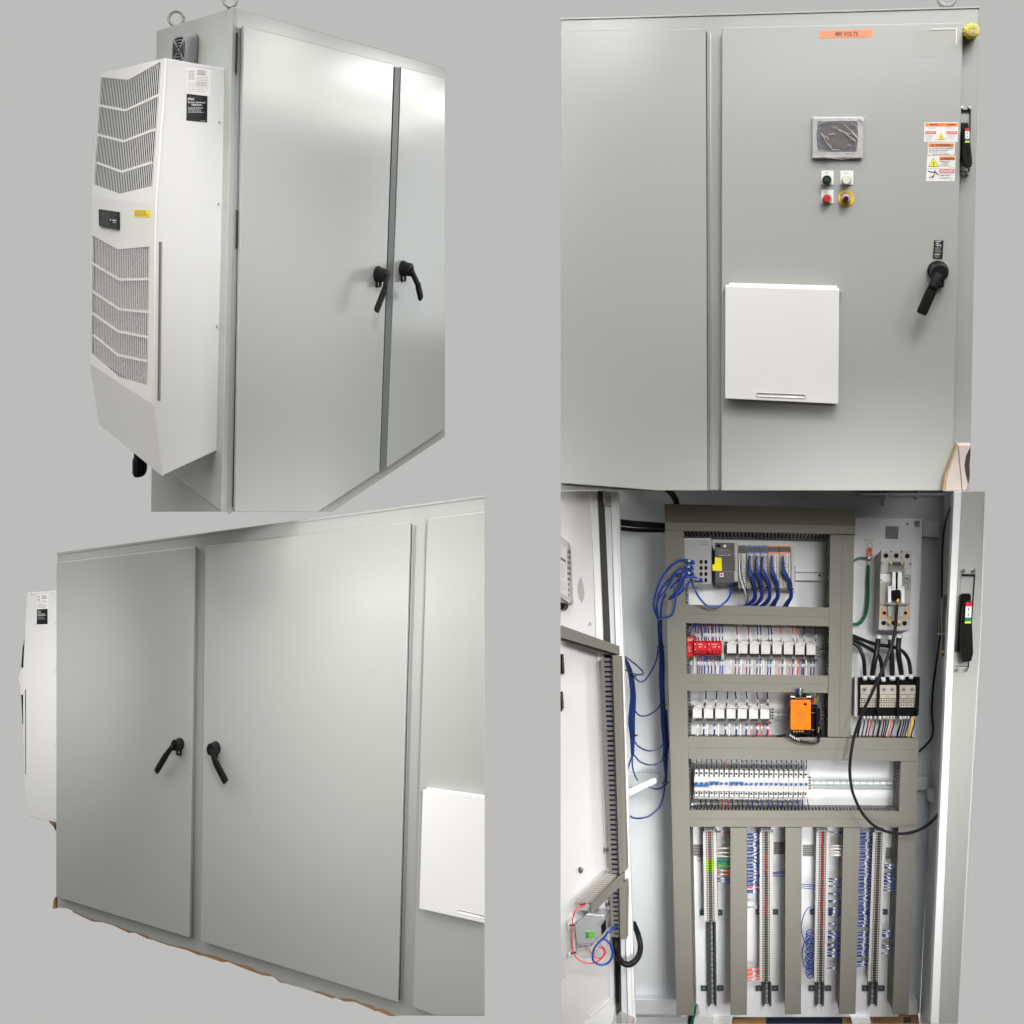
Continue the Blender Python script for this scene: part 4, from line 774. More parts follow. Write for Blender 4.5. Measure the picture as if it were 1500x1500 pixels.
# ---- controller
rt = root('controller', F4.c(F4.uv(1065, 860, 0)), 'charcoal controller with a yellow tag and a small red square button', 'controller')
b = MB(F4, M['dvc']); b.pb(1075.5, 794.8, 1080.8, 852, .02, .158); b.pb(1076.5, 816, 1080.5, 836, .158, .164); mk('side_body', b, rt, bevel=.002)
b = MB(F4, M['dvd']); b.pp([(1047,794.5),(1075.5,795),(1075.5,853.5),(1062,854.5),(1047.5,852)], .02, .16); mk('housing', b, rt, bevel=.0025)
b = MB(F4, M['inkl']); b.pb(1047.5,810,1075.5,810.4,.16,.1604); b.pb(1048,837,1075.5,837.3,.16,.1604); b.dashes(1050,805,1074,809,2,.1604,h=.25); b.use(M['inkw']); b.text('CompactLogix 5380',1053,812.4,1070,814.3,.1606,bold=.01); b.disc(1061.8,799.8,.16,.162,2.1); b.use(M['blk']); b.pb(1049.5,797.5,1055.5,801.5,.16,.161); b.pb(1058,823,1070,823.4,.16,.1606); mk('front_marks', b, rt)
b = MB(F4, M['ylt']); b.pp([(1047,816.5),(1057,817),(1057.6,836),(1044,836),(1043.3,827),(1047.2,826.5)], .163, .165); mk('yellow_tag', b, rt)
b = MB(F4, M['paper']); b.pb(1054.2,839.2,1059.8,845,.16,.1625); b.use(M['red']); b.pb(1055.4,840.4,1058.5,843.8,.1625,.164); mk('red_button', b, rt)
# ---- io modules with bundles
def module(x0, x1, col, label, n=16, bund=True):
    rt = root('io_module', F4.c(F4.uv((x0+x1)/2, 862, 0)), label, 'module', 'wired input and output modules')
    b = MB(F4, M['dvc']); b.pb(x0, 798.5, x1-.5, 862, .02, .13); mk('housing', b, rt, bevel=.0012)
    b = MB(F4, M[col]); b.pb(x0+.2, 799, x1-.6, 800.6, .13, .1325); b.pb(x0+.2, 808.6, x1-.6, 810.4, .13, .1325); b.use(M['dvd']); b.pb(x0+.2, 801, x1-.6, 808.4, .13, .132); mk('marker', b, rt)
    b = MB(F4, M['dvw']); m = x0+(x1-x0)*.42; b.pb(m, 812, x1-1, 858, .13, .14); b.use(M['dark'])
    for k in range(n):
        for c_ in (0, 1): xx = m+1.2+c_*(x1-1-m)/2.1; b.pb(xx, 814+k*44/n, xx+1.5, 815.5+k*44/n, .14, .1405)
    mk('terminal_plug', b, rt)
for x0, x1, col, l in ((1093.8,1104.2,'bll','first blue-striped module, next to the controller'),(1104.2,1114.3,'bll','middle one of the three blue-striped modules'),(1114.3,1124.8,'bll','blue-striped module beside the orange-striped ones'),(1124.8,1141.5,'orm','left orange-striped wide module'),(1141.5,1158.5,'orm','right orange-striped wide module')): module(x0, x1, col, l)
module(1081.5, 1093.5, 'dvd', 'grey-marked module with blue and white wires beside the controller', 12)
for i, (a, c_, e, l) in enumerate(((1097.5,1105,1088,'first'),(1107.5,1115,1100,'second'),(1116.5,1126.5,1114,'third'),(1130.5,1138.5,1131,'fourth'),(1147.5,1158,1150,'rightmost'))):
    rt = root('wire_bundle', F4.c(F4.uv(c_, 870, .1)), 'tied bundle of blue wires hanging from the modules, %s of five' % l, 'wires', 'blue wire bundles under the modules'); rr = random.Random(i)
    b = MB(F4, M['wm'])
    for k in range(9):
        o = (k % 3-1)*1.5+rr.uniform(-.4,.4); z = (k//3)*.006
        b.pt([(a+rr.uniform(-.8,1.6), 815+k*3.2, .141),(a+.8+o*.5, 830+k*1.5, .155+z),(c_-1+o, 852, .15+z),(c_+o*.8, 862, .14+z),(c_+o+.8, 874, .12+z),(c_-4+o*1.4, 882, .10+z),(e+o*1.8, 889.5, .07+z)], 1.2, 6, 4)
    mk('wires', b, rt); b = MB(F4, M['gasket']); b.pb(c_-4, 861.2 if i in (0,3,4) else 857, c_+4, 862.6 if i in (0,3,4) else 858.4, .135, .18); mk('cable_tie', b, rt)
rt = root('wire_bundle', F4.c(F4.uv(1090, 870, .1)), 'thin bundle of white and blue wires below the controller', 'wires')
b = MB(F4, M['ww']); b.pt([(1083,822,.14),(1083.5,840,.16),(1087,855,.16),(1091,866,.15),(1093.5,876,.12),(1092,881,.1)], 1, 6); b.pt([(1084.5,826,.14),(1085,845,.158),(1089,860,.15),(1092.5,868,.14),(1093,879,.1)], .8, 6); b.use(M['wm']); b.pt([(1084,824,.14),(1086,840,.165),(1090,856,.16),(1093.5,866,.15),(1095,876,.11),(1093,883,.08)], .8, 6); mk('wires', b, rt)
b = MB(F4, M['dvg']); b.pb(1159, 800, 1164, 866, .02, .1); tag(mk('end_cover', b, None, origin=F4.c(F4.uv(1161,866,0)), bevel=.0012), 'pale end cover closing the row of wired modules', 'end cover')
for x in (1178.5, 1201.5):
    b = MB(F4, M['paper']); b.pb(x-4.5, 799.6, x+4.5, 802.6, 0, .0012); b.use(M['inkl']); b.dashes(x-3.5,800.4,x+3.5,801.8,1,.0016); tag(mk('device_tag', b, None, origin=F4.c(F4.uv(x,802,0))), 'small white printed tag, %s of two above the bare rail' % ('left' if x < 1190 else 'right'), 'label')
b = MB(F4, M['ink']); b.disc(1200.5,843,.006,.01,1.6,n=12); tag(mk('rail_screw', b, None, origin=F4.c(F4.uv(1200,843,0))), 'dark screw in the bright rail right of the modules', 'screw')
# ---- red modules
rt = root('safety_relay', F4.c(F4.uv(1011, 963, 0)), 'tall narrow red safety module at the left end of the relay row', 'safety relay')
b = MB(F4, M['dvr']); b.pb(1006.5, 933.5, 1016, 962, .03, .13); mk('housing', b, rt, bevel=.0015)
b = MB(F4, M['inkw']); b.dashes(1007.5,936,1015,940,2,.1306,h=.3); b.dashes(1008,946,1015,956,5,.1306,h=.2); b.use(M['blk']); b.pb(1006.8,930,1016,933.3,.03,.12); b.pb(1007,962,1016,965,.03,.12); b.use(M['brass']); [b.disc(1008.5+2.1*k,931.8,.12,.1215,.7,n=8) for k in range(4)]; [b.disc(1008.5+2.1*k,963.6,.12,.1215,.7,n=8) for k in range(4)]; mk('terminals', b, rt)
for j, x in enumerate((1016.6, 1037)):
    rt = root('safety_expander', F4.c(F4.uv(x+10, 958, 0)), '%s of the two square red safety blocks' % ('left one' if j == 0 else 'right one'), 'safety relay', 'square red safety blocks')
    b = MB(F4, M['dvr']); b.pb(x, 938.2, x+19.6, 956.5, .03, .15); b.pb(x+.4, 956.5, x+19.4, 960, .03, .11); mk('housing', b, rt, bevel=.0015)
    b = MB(F4, M['blk'])
    for k in range(4):
        for yy in (940, 953.8): b.disc(x+2.4+5*k, yy, .15, .1508, 1.35, n=12)
    b.use(M['inkw']); b.disc(x+1.8,943.5,.15,.151,.8,n=8); b.disc(x+1.8,951.5,.15,.151,.8,n=8); b.dashes(x+5.5,943.2,x+14,944.6,1,.151,h=.6); b.dashes(x+7,946.5,x+12.5,949,2,.151,h=.4); b.use(M['dvc']); b.disc(x+16.2,947.5,.15,.1515,1.2,n=10); mk('terminal_screws', b, rt)
b = MB(F4, M['dvc']); b.pb(1057, 939, 1060.5, 966, .02, .1); tag(mk('end_cover', b, None, origin=F4.c(F4.uv(1059,966,0))), 'pale end cover beside the right square red safety block', 'end cover')
# ---- orange supply and black module
rt = root('power_supply', F4.c(F4.uv(1172, 1075, 0)), 'bright orange power supply with black terminal ends', 'power supply')
b = MB(F4, M['dvo']); b.pb(1158.3, 1025.2, 1187.6, 1069, .03, .21); mk('orange_cover', b, rt, bevel=.0015)
b = MB(F4, M['blk']); b.pb(1158.6,1019,1187.4,1025,.03,.19); b.pb(1159,1069.2,1187.4,1075,.03,.19); b.use(M['brass']); [b.disc(1166+2.5*k,1022.5,.19,.1915,.8,n=8) for k in range(7)]; [b.disc(1163.2+4.1*k,1071.4,.19,.1925,1.3,n=10) for k in range(4)]; mk('terminal_block', b, rt)
b = MB(F4, M['inkw']); b.pb(1158,1019.6,1164.8,1021.6,.191,.193); b.pb(1181.6,1019.6,1188,1021.6,.191,.193); b.use(M['inkr']); b.dashes(1160.5,1029,1172,1032.5,2,.2112,h=.3); b.dashes(1165,1026.8,1181,1028,1,.2112,h=.5); b.dashes(1169,1054,1177,1058.6,3,.2112,h=.4); b.dashes(1169.5,1063.4,1176.5,1064.4,1,.2112,h=.7); b.tube([F4.uv(1172.8+4*math.cos(i*.42),1046+4*math.sin(i*.42),.2111) for i in range(16)], .22*F4.sc(1172,1046,.21),5,1); b.dashes(1169.5,1043.5,1176,1048.5,3,.2112,h=.4); b.use(M['blk']); b.pb(1177.5,1029.8,1181.8,1033,.21,.2125); b.disc(1181,1034.4,.21,.212,.7,n=8); b.disc(1181,1037.2,.21,.212,.7,n=8); mk('front_marks', b, rt)
rt = root('black_module', F4.c(F4.uv(1196, 1078, 0)), 'black clip-on module between the orange supply and the duct', 'module')
b = MB(F4, M['blk']); b.pb(1188, 1037, 1201, 1078, .03, .12); b.pb(1195.5,1037,1201,1076,.12,.15); b.pb(1201,1069,1203.5,1077,.03,.1); b.pb(1189,1032.2,1198,1036,.05,.12); mk('housing', b, rt, bevel=.002)
b = MB(F4, M['inkl']); b.pb(1188,1043.8,1195.5,1044.4,.12,.1215); b.pb(1188,1068.6,1195.5,1069.2,.12,.1215); b.use(M['brass']); [b.pb(1198.3,1065+1.8*k,1199.8,1066.2+1.8*k,.15,.151) for k in range(5)]; mk('marks', b, rt)
def wire(pts, r, m, label, cat='wire', group=None, name='wire', sleeves=(), n=7, sub=6):
    b = MB(F4, M[m]); b.pt(pts, r, n, sub); o = mk(name, b, None, origin=F4.c(F4.uv(*pts[0]))); tag(o, label, cat, group)
    for sl_ in sleeves:      # white marker sleeves: either a span of the wire or two points
        s_ = MB(F4, M['slv'])
        if isinstance(sl_[0], float):
            n_ = len(b.path)-1; A = sl_[0]*n_; B = sl_[1]*n_; L = lambda t: b.path[min(int(t), n_-1)].lerp(b.path[min(int(t), n_-1)+1], t-min(int(t), n_-1))
            s_.tube([L(A), L((A+B)/2), L(B)], b.rad*1.18, 7, 1, world=True)
        else: s_.pt(list(sl_), r*1.25, 7)
        mk('marker_sleeve', s_, o)
    return o
for x, m, c_ in ((1167,'wm','blue'),(1169,'wd','dark blue'),(1172.2,'ww','white'),(1175,'wt','green')):
    wire([(x,1020,.19),(x-.3,1012,.215),(x+.6,1008.5,.212),(x+1.5,1011,.19)], .75, m, '%s wire curling from the duct into the top of the orange supply' % c_)
wire([(1197.5,1015,.1),(1194,1022,.11),(1192.5,1031,.11)], .9, 'wo', 'orange wire entering the black module'); wire([(1198.5,1015,.1),(1196.5,1022,.11),(1195.5,1031,.11)], .9, 'wlg', 'lime green wire entering the black module')
wire([(1138,1079,.14),(1148,1077,.2),(1155,1078,.21),(1163,1083,.215),(1176,1086.5,.215),(1188,1088,.215),(1197,1087.5,.215),(1200,1083,.215),(1198,1078,.19)], 1.9, 'wk', 'short thick black cable curving below the orange supply', 'cable', name='cable')
b = MB(F4, M['slv']); 
for x, y in ((1157,1078),(1160,1080),(1163,1081.5),(1166.5,1083.5),(1169.5,1084)): b.pt([(x,y-2.4,.222),(x+1.8,y+1.8,.222)], .55, 6)
tag(mk('marker_sleeves', b, None, origin=F4.c(F4.uv(1163,1082,.2))), 'row of tiny white sleeves below the orange supply', 'wire markers')
# ---- breakers
bt = ['three-pole', 'two-pole', 'single-pole', 'single-pole', 'three-pole']+['single-pole']*13
def breaker(x, y, np_, kind, label):
    p = 7.33; W_ = p*np_; rt = root('circuit_breaker', F4.c(F4.uv(x+W_/2, y+42, 0)), label, 'circuit breaker', 'white breakers with blue levers')
    b = MB(F4, M['dvg']); b.pb(x+.1, y+1, x+W_-.25, y+40, .03, .07); b.use(M['dvw']); b.pb(x+.15, y+10.5, x+W_-.35, y+31.3, .07, .105); b.use(M['inkl']); b.pb(x+1.6,y+14,x+3.4,y+14.8,.105,.1055); b.pb(x+4.2,y+14.2,x+W_-1.2,y+14.5,.105,.1053); mk('housing', b, rt, bevel=.0008, seg=1)
    b = MB(F4, M['dvw'])
    for k in range(np_):
        xx = x+p*k; b.pb(xx+1.2, y+.5, xx+p-1.5, y+10.9, .07, .095); b.pb(xx+1.2, y+32, xx+p-1.5, y+39, .07, .095); b.pb(xx+.8,y+39,xx+1.6,y+44,.03,.075); b.pb(xx+p-1.9,y+39,xx+p-1.1,y+44,.03,.075)
    b.use(M['blk'])
    for k in range(np_):
        xx = x+p*(k+.48); b.disc(xx-.1, y+5.6, .095, .0958, 1.75, n=12); b.disc(xx-.1, y+34.6, .095, .0958, 1.7, n=12); b.use(M['dvg']); b.pb(xx-2, y+38.8, xx+1.8, y+42.6, .03, .07); b.pb(xx-2, y-2.6, xx+1.8, y+.4, .03, .062); b.use(M['blk'])
    b.use(M['dvg']); b.pb(x+.6, y+1.2, x+W_-.7, y+42, .064, .0702)
    mk('terminals', b, rt)
    b = MB(F4, M['blb'])
    if kind == 'off':
        b.pb(x+.2, y+22.7, x+W_-.6, y+25.3, .105, .122)
        for k in range(np_): b.pb(x+p*k+1.8, y+19, x+p*k+5.6, y+23.5, .105, .12)
    elif np_ > 1:
        b.pb(x+.9, y+17.9, x+W_-1, y+20.4, .105, .122)
        for k in range(np_): b.pb(x+p*k+1.6, y+20.6, x+p*k+5.8, y+23, .105, .118)
    else: b.pp([(x+1.3,y+18.8),(x+p-1.7,y+18.8),(x+p-2.4,y+22.4),(x+2,y+22.4)], .105, .12)
    mk('lever', b, rt, bevel=.0008, seg=1)
    if kind != 'off':
        b = MB(F4, M['red'])
        for k in range(np_): b.pb(x+p*k+2.6, y+25.6, x+p*k+4.6, y+26.8, .105, .1056)
        mk('red_flag', b, rt)
    return rt
bx = 1016.8
breaker(bx, 1127, 3, 'off', 'three-pole white breaker with its blue levers down, at the far left')
breaker(bx+22.0, 1127.3, 2, 'on', 'two-pole white breaker, second from the left')
s1 = breaker(bx+36.65, 1127.6, 1, 'on', 'left one of the two single breakers between the wide ones')
breaker(bx+51.3, 1127.9, 3, 'on', 'three-pole white breaker in the middle with one wide blue lever')
nth = ['first','second','third','fourth','fifth','sixth','seventh','eighth','ninth','tenth','eleventh','twelfth','last']
for i in range(14):
    x = bx+43.97 if i == 0 else bx+73.3+7.28*(i-1); y = 1127.7 if i == 0 else 1128.2+.06*i
    o = clone(s1, wld(F4.c(F4.uv(x, y, .1)))-wld(F4.c(F4.uv(bx+36.65, 1127.6, .1))))
    o['label'] = 'right one of the two single breakers between the wide ones' if i == 0 else 'single-pole white breaker, %s of the thirteen on the right' % nth[i-1]
# ---- terminal strips
def tstrip(xt, yt, xb, yb, wd, n, label, jumpers, green=None):
    rt = root('terminal_strip', F4.c(F4.uv((xt+xb)/2, yb, 0)), label, 'terminal strip', 'vertical terminal strips')
    b = MB(F4, M['dvg']); b.pb(xt-wd*.4, yt-4.5, xt+wd*.4, yt-.2, .035, .09); b.use(M['dvw']); b.pb(xt-6,yt-1.6,xt+6,yt-.4,.09,.1); b.use(M['dark']); [b.pb(xt-5+4*k, yt-4, xt-2.6+4*k, yt-2, .09, .0905) for k in range(3)]; mk('end_stop', b, rt)
    X = lambda t: xt+(xb-xt)*t
    p0 = None; st = (yb-yt)/n
    for i in range(n):
        y = yt+i*st; x = X(i/n)
        gm = green and green[0] <= y < green[1]
        b = MB(F4, M['dvw']); h = st*.93
        b.pb(x-wd/2, y, x-wd*.3, y+h, .035, .095); b.pb(x+wd*.3, y, x+wd/2, y+h, .035, .095)
        b.use(M['gyl'] if gm else M['dvc']); b.pb(x-wd*.31, y, x+wd*.31, y+h, .035, .1)
        b.use(M['dark'])
        for dx in (-.23, .23): b.pb(x+wd*dx-.85, y+.22*st, x+wd*dx+.85, y+.72*st, .1, .1006)
        for dx in (-.07, .07): b.pb(x+wd*dx-1.25, y+.06*st, x+wd*dx+1.25, y+.84*st, .1, .1006)
        b.use(M['inkl']); b.pb(x-wd*.47, y+st*.35, x-wd*.38, y+st*.55, .095, .0954); b.pb(x+wd*.38, y+st*.35, x+wd*.47, y+st*.55, .095, .0954)
        mk('terminal_block', b, rt)
    for (y0, y1, s_) in jumpers:
        b = MB(F4, M['jmp']); x0 = X((y0-yt)/(yb-yt))+s_*wd*.055; x1 = X((y1-yt)/(yb-yt))+s_*wd*.055
        b.pp([(x0-.75,y0),(x0+.75,y0),(x1+.75,y1),(x1-.75,y1)], .1, .103); mk('jumper_bar', b, rt)
    return rt
tstrip(1039.5, 1218, 1041.5, 1350, 19.5, 52, 'short terminal strip at the left, with a lime green section', [(1219,1232,-1),(1244.5,1257,-1)], (1257, 1276))
tstrip(1122.3, 1218, 1122.3, 1438, 19, 88, 'second terminal strip from the left, with staggered red jumpers near its top', [(1249,1254,-1),(1254,1259,1),(1259,1264,-1),(1264,1269,1),(1269,1274,-1),(1274,1279,1),(1311,1328,-1),(1328,1341,1)])
tstrip(1205.5, 1218, 1202, 1438, 18.6, 88, 'third terminal strip from the left, with long red jumpers', [(1219,1239,-1),(1239,1289,1),(1289,1296,-1),(1299,1309,1),(1311,1319,-1),(1321,1331,1),(1333,1352,-1),(1355,1360,1),(1369,1374,-1),(1381,1386,1)])
tstrip(1288, 1219, 1280.5, 1438, 18, 88, 'rightmost terminal strip, without red jumpers', [])
# ---- wires along the strips
rs_ = random.Random(21)
def hw(x0, y0, x1, y1, m, label, group, sl=None, r=.85, w0=.085, w1=.12, bow=0):
    xm = (x0+x1)/2; ym = (y0+y1)/2+bow
    pts = [(x0,y0,w0),(xm,ym,(w0+w1)/2+.01),(x1,y1,w1)]
    j_ = rs_.uniform(-.09, .07); sv = () if not sl else ((float(sl[0])+j_, float(sl[1])+j_),)
    return wire(pts, r, m, label, 'wire', group, sleeves=sv, sub=4)
G1 = 'wires from the short terminal strip into the duct on its right'
for y, m, l in ((1219,'wr','dark red wire beside the top of the short terminal strip'),(1243,'ww','cream wire right of the short terminal strip'),(1249.5,'ww','cream wire right of the short terminal strip'),(1254,'ww','cream wire right of the short terminal strip'),(1257.5,'wt','teal wire right of the lime section'),(1261,'wt','teal wire right of the lime section'),(1265,'wt','teal wire right of the lime section'),(1268,'wlg','lime wire right of the lime section'),(1271.5,'wt','teal wire right of the lime section'),(1275,'wo','orange-red wire below the teal wires'),(1280.5,'wo','orange-red wire below the teal wires'),(1287,'wm','blue wire below the orange-red wires'),(1291,'wm','blue wire below the orange-red wires')):
    hw(1049.5, y, 1071, y+(1.5 if y > 1250 else 0), m, l, G1, (.3,.55) if m in ('wr','wo','wm') else None, 1.0, bow=-.6)
rr = random.Random(11)
G2 = 'blue wires with white sleeves left of the second terminal strip'
ys = [1220.5+4.9*k for k in range(14)]+[1289.5,1293,1296,1304,1307.5,1328]
for y in ys:
    for dy in ((0, 1.5) if y < 1290 or y in (1304,) else (0,)):
        hw(1113, y+dy+rr.uniform(-.4,.4), 1094.5, y+dy+rr.uniform(.2,1.8), 'wm', 'blue wire with a white sleeve left of the second terminal strip', G2, (.3,.52), .72)
hw(1113,1300,1094.5,1300,'wp','single bright red wire left of the second terminal strip',None,(.35,.62),1.3)
for y in (1278,1280,1283): hw(1132,y,1150.5,y-(1.2 if y<1283 else 0),'wm','plain blue wire between the second strip and the next duct','plain blue wires right of the second terminal strip',None,.7)
for y in (1418,1420,1424.5,1426.5,1430.5,1434): hw(1113,y,1094.5,y+2.2,'wo','orange-red wire with white sleeve near the foot of the second strip','orange-red wires low beside the second terminal strip',(.3,.6),.85)
for y in (1295,1297.5,1300.5): hw(1195.5,y+2,1174,y,'wm','plain blue wire left of the third terminal strip','plain blue wires left of the third terminal strip',None,.7)
G3 = 'blue wires with white sleeves right of the third terminal strip'
for y in (1218.5,1287,1291,1297.5,1309,1319,1321,1330,1334,1336,1340,1352.5,1364,1367,1371.5,1373,1376.5,1383,1385,1390,1392,1395.5,1399,1400.5,1418):
    x0 = 1214.7-(y-1218)*.016; hw(x0, y, 1233.5-(y-1218)*.02, y+(1.6 if y != 1418 else .3), 'wm', 'blue wire with a white sleeve right of the third terminal strip', G3, (.38,.58), .85)
for y in (1239.5,1243,1244.5,1248,1252,1253.5): hw(1214.7,y,1233.5,y+rr.uniform(-.5,1.5),'ww','white wire right of the third terminal strip','white wires high beside the third terminal strip',None,1.1,bow=-.8)
G4 = 'blue wires with white sleeves left of the rightmost terminal strip'
for k in range(41):
    y = 1220+4.82*k
    if 38 <= k < 39 or (28.6 < k < 30 and k % 2): continue
    x1 = 1278-(y-1220)*.037; x0 = 1259.5-(y-1220)*.028
    for dy in (0, 1.5): hw(x1, y+dy, x0, y+dy+rr.uniform(.2,1.8), 'wm', 'blue wire with a white sleeve left of the rightmost terminal strip', G4, (.3,.52), .72)
G5 = 'blue wires with white sleeves right of the rightmost terminal strip'
for y in (1266.3,1269.5,1271,1279.5,1284,1285.5,1289,1290.5,1294.5,1299,1303.5,1362.5,1366,1369,1371,1384,1388,1395.5):
    x0 = 1296-(y-1220)*.037; hw(x0, y, x0+20, y+2.4, 'wm', 'blue wire with a white sleeve right of the rightmost terminal strip', G5, (.36,.56), .85)
# coils left of the third strip
wire([(1194,1327,.09),(1183,1331,.11),(1176,1345,.12),(1174,1362,.12),(1178,1378,.12),(1183,1382,.11),(1192,1382,.1)], .7, 'wm', 'large loose blue loop left of the third terminal strip')
wire([(1193,1374,.09),(1180,1379,.11),(1175,1394,.12),(1176,1407,.12),(1181,1418,.12),(1192,1420,.1)], .7, 'wm', 'second loose blue loop lower left of the third terminal strip')
for k in range(17):
    y = 1366+4.0*k; x = 1185+rr.uniform(-1.5,1.5); R_ = 3.6+rr.uniform(-.8,1.4)
    wire([(1192.5,y,.09),(x+2,y-R_*.9,.11),(x-R_,y,.12+rr.uniform(0,.02)),(x,y+R_,.12),(x+R_*.7,y+1,.115),(1192.5,y+2.5+rr.uniform(-1,1.5),.09)], .7, 'wm', 'small curled blue wire in the cluster left of the third strip', 'wire', 'small curled blue wires left of the third terminal strip', sub=4)
# vertical wires above / below device rows
def vw(x0, y0, x1, y1, m, label, group, r=.85, w0=.08, w1=.1, sl=None):
    pts = [(x0,y0,w0),((x0*.6+x1*.4)+.4,(y0+y1)/2,(w0+w1)/2),(x1,y1,w1)]
    sv = () if not sl else ((float(sl[0]), float(sl[1])),)
    return wire(pts, r, m, label, 'wire', group, sleeves=sv, sub=4)
names = {'wr':'dark red','wm':'blue','wd':'navy','wo':'orange-red','ww':'white','wk':'black'}
for x, m in ((1080,'wr'),(1097,'wr'),(1110.5,'wd'),(1115,'wd'),(1126.5,'wd'),(1130.5,'wd'),(1144.5,'wo'),(1162,'wo'),(1168,'wo'),(1178,'wd'),(1195,'wd')):
    vw(x, 939, x-2, 913, m, '%s wire above the upper relays' % names[m], 'wires above the upper relay row', .9, sl=(.1,.35))
for x, m in ((1069.5,'ww'),(1077.5,'wr'),(1082.5,'wd'),(1086,'ww'),(1094,'wr'),(1098.5,'wd'),(1101.5,'ww'),(1109,'wd'),(1113.5,'wd'),(1118,'ww'),(1125,'wd'),(1129,'wd'),(1133.5,'ww'),(1141.5,'wo'),(1146,'wd'),(1149.5,'ww'),(1157,'wo'),(1161.5,'wd'),(1165.5,'ww'),(1169,'wo'),(1175,'wd'),(1177.5,'wd'),(1181,'ww'),(1188,'wd'),(1192.5,'wd')):
    vw(x, 966, x-1, 992, m, '%s wire below the upper relays' % names[m], 'wires below the upper relay row', .9, sl=(.25,.42))
for x, m in ((1033,'wd'),(1048.5,'wd'),(1064.5,'wd'),(1078.5,'wd'),(1094.5,'wd'),(1110,'wd'),(1125,'wd')):
    vw(x, 1033, x+1.5 if x < 1070 else x-2.5, 1008, m, 'navy wire above the lower relays', 'navy wires above the lower relay row', 1.05, sl=(.15,.35))
for x, m in ((1022,'ww'),(1031,'wd'),(1036,'ww'),(1046.5,'wd'),(1052.5,'ww'),(1062.5,'wd'),(1068.5,'ww'),(1078.5,'wd'),(1084.5,'ww'),(1093,'wd'),(1100.5,'wo'),(1108.5,'wd'),(1110.5,'wo'),(1115.5,'wo'),(1124,'wd'),(1126,'wo')):
    vw(x, 1060, x-.6, 1080, m, '%s wire below the lower relays' % names[m], 'wires below the lower relay row', 1.25 if m == 'wd' else .9, sl=(.2,.42))
for x, m in ((1019.5,'wm'),(1023,'wr'),(1028,'wm'),(1032,'wm'),(1034.5,'wm'),(1038,'wm'),(1043,'wm'),(1045,'wr'),(1049,'wm'),(1054,'wm'),(1058.5,'wm')):
    vw(x, 938, x-1.5, 913, m, '%s wire above the red modules' % names[m], 'wires above the red modules', .9, .1, .1, (.2,.42))
for x, m in ((1012,'wd'),(1017,'ww'),(1022,'wm'),(1025,'wr'),(1028,'wm'),(1032,'wm'),(1037.5,'wm'),(1042,'wr'),(1047.5,'wm'),(1054.5,'wm'),(1058,'wm')):
    vw(x, 961, x, 988, m, '%s wire below the red modules' % names[m], 'wires below the red modules', 1.0, .08, .1, (.3,.5))
wire([(1009.5,932,.12),(1013,921,.15),(1020.5,915.5,.16),(1026,920,.15),(1029,932,.14)], .9, 'wm', 'blue wire looping over the tall red module')
for k in range(23):
    m = 'wr' if k in (5, 6) else ('wk' if k < 10 else 'wd')
    vw(1020.4+7.31*k, 1126, 1019.8+7.31*k, 1110, m, '%s wire above the breakers' % names[m], 'wires above the breakers', .8, .06, .1, (.4,.55))
    vw(1021+7.31*k+(4 if k < 3 else 0), 1169, 1023+7.31*k+(5 if k < 3 else -1 if k % 2 else 1), 1184, m, '%s wire below the breakers' % names[m], 'wires below the breakers', .75, .05, .1)
for y in (1176, 1183): wire([(1010.5,y,.1),(1014,y+3.5,.13),(1019,y+6,.1)], 1.3, 'wm', 'short blue marked wire at the left end below the breakers', 'wire', 'short blue marked wires left of the breakers', sleeves=(((1012.5,y+1.5,.125),(1015,y+4,.13)),))
# ---- main breaker
rt = root('main_breaker', F4.c(F4.uv(1310, 925, 0)), 'large grey three-pole main breaker with a bright metal lever bracket', 'circuit breaker')
wM = .15
b = MB(F4, M['dvg']); b.pp([(1290.6,805),(1336.3,806),(1335.5,838),(1332,922.5),(1330,924),(1288,923),(1286.8,921),(1288,888)], .0, wM); mk('housing', b, rt, bevel=.003)
b = MB(F4, M['dvc']); b.pp([(1289,839.5),(1335,840.5),(1333.6,885),(1288.6,885.5)], wM, wM+.006); b.use(mat('breaker_beige', (.50,.38,.25), .45)); b.pp([(1288.4,889),(1334,889),(1333.4,907),(1287.4,906)], wM, wM+.004); mk('front_plate', b, rt, bevel=.002)
b = MB(F4, M['dark'])
for x, y in ((1297.8,814),(1313,814),(1329,814.5),(1294.4,912.6),(1309.5,912.6),(1325.2,913)): b.disc(x, y, wM, wM+.0015, 3.6)
b.use(M['brass'])
for x, y in ((1305.2,815.6),(1320.6,816)): b.disc(x, y, wM, wM+.004, 2.1)
b.use(M['ink'])
for x, y in ((1291.6,825.2),(1333.6,826),(1291,850),(1333.2,851),(1305.5,808),(1321,808)): b.disc(x, y, wM+.006, wM+.008, 1.3, n=10)
b.use(M['drb']); 
for x in (1295.5, 1326.5): b.disc(x, 898, wM+.004, wM+.008, 2.7)
mk('bolt_holes', b, rt)
b = MB(F4, M['paper']); b.pb(1289.8,840.8,1304.5,853,wM+.006,wM+.0066); b.use(M['wb']); b.text('E.T.N', 1293,851,1303.5,853,wM+.0072); b.use(M['inkl']); b.dashes(1290,856,1303,864,4,wM+.007,h=.3); b.dashes(1290.5,875,1301,881,3,wM+.007,h=.3); b.use(M['grl']); b.pb(1322,841.5,1334,865,wM+.006,wM+.0066); b.use(M['ink']); b.dashes(1325,846.5,1332.5,849,1,wM+.007,h=.9); b.dashes(1323,852,1331,856,2,wM+.007,h=.3); mk('rating_label', b, rt)
z = wM+.006
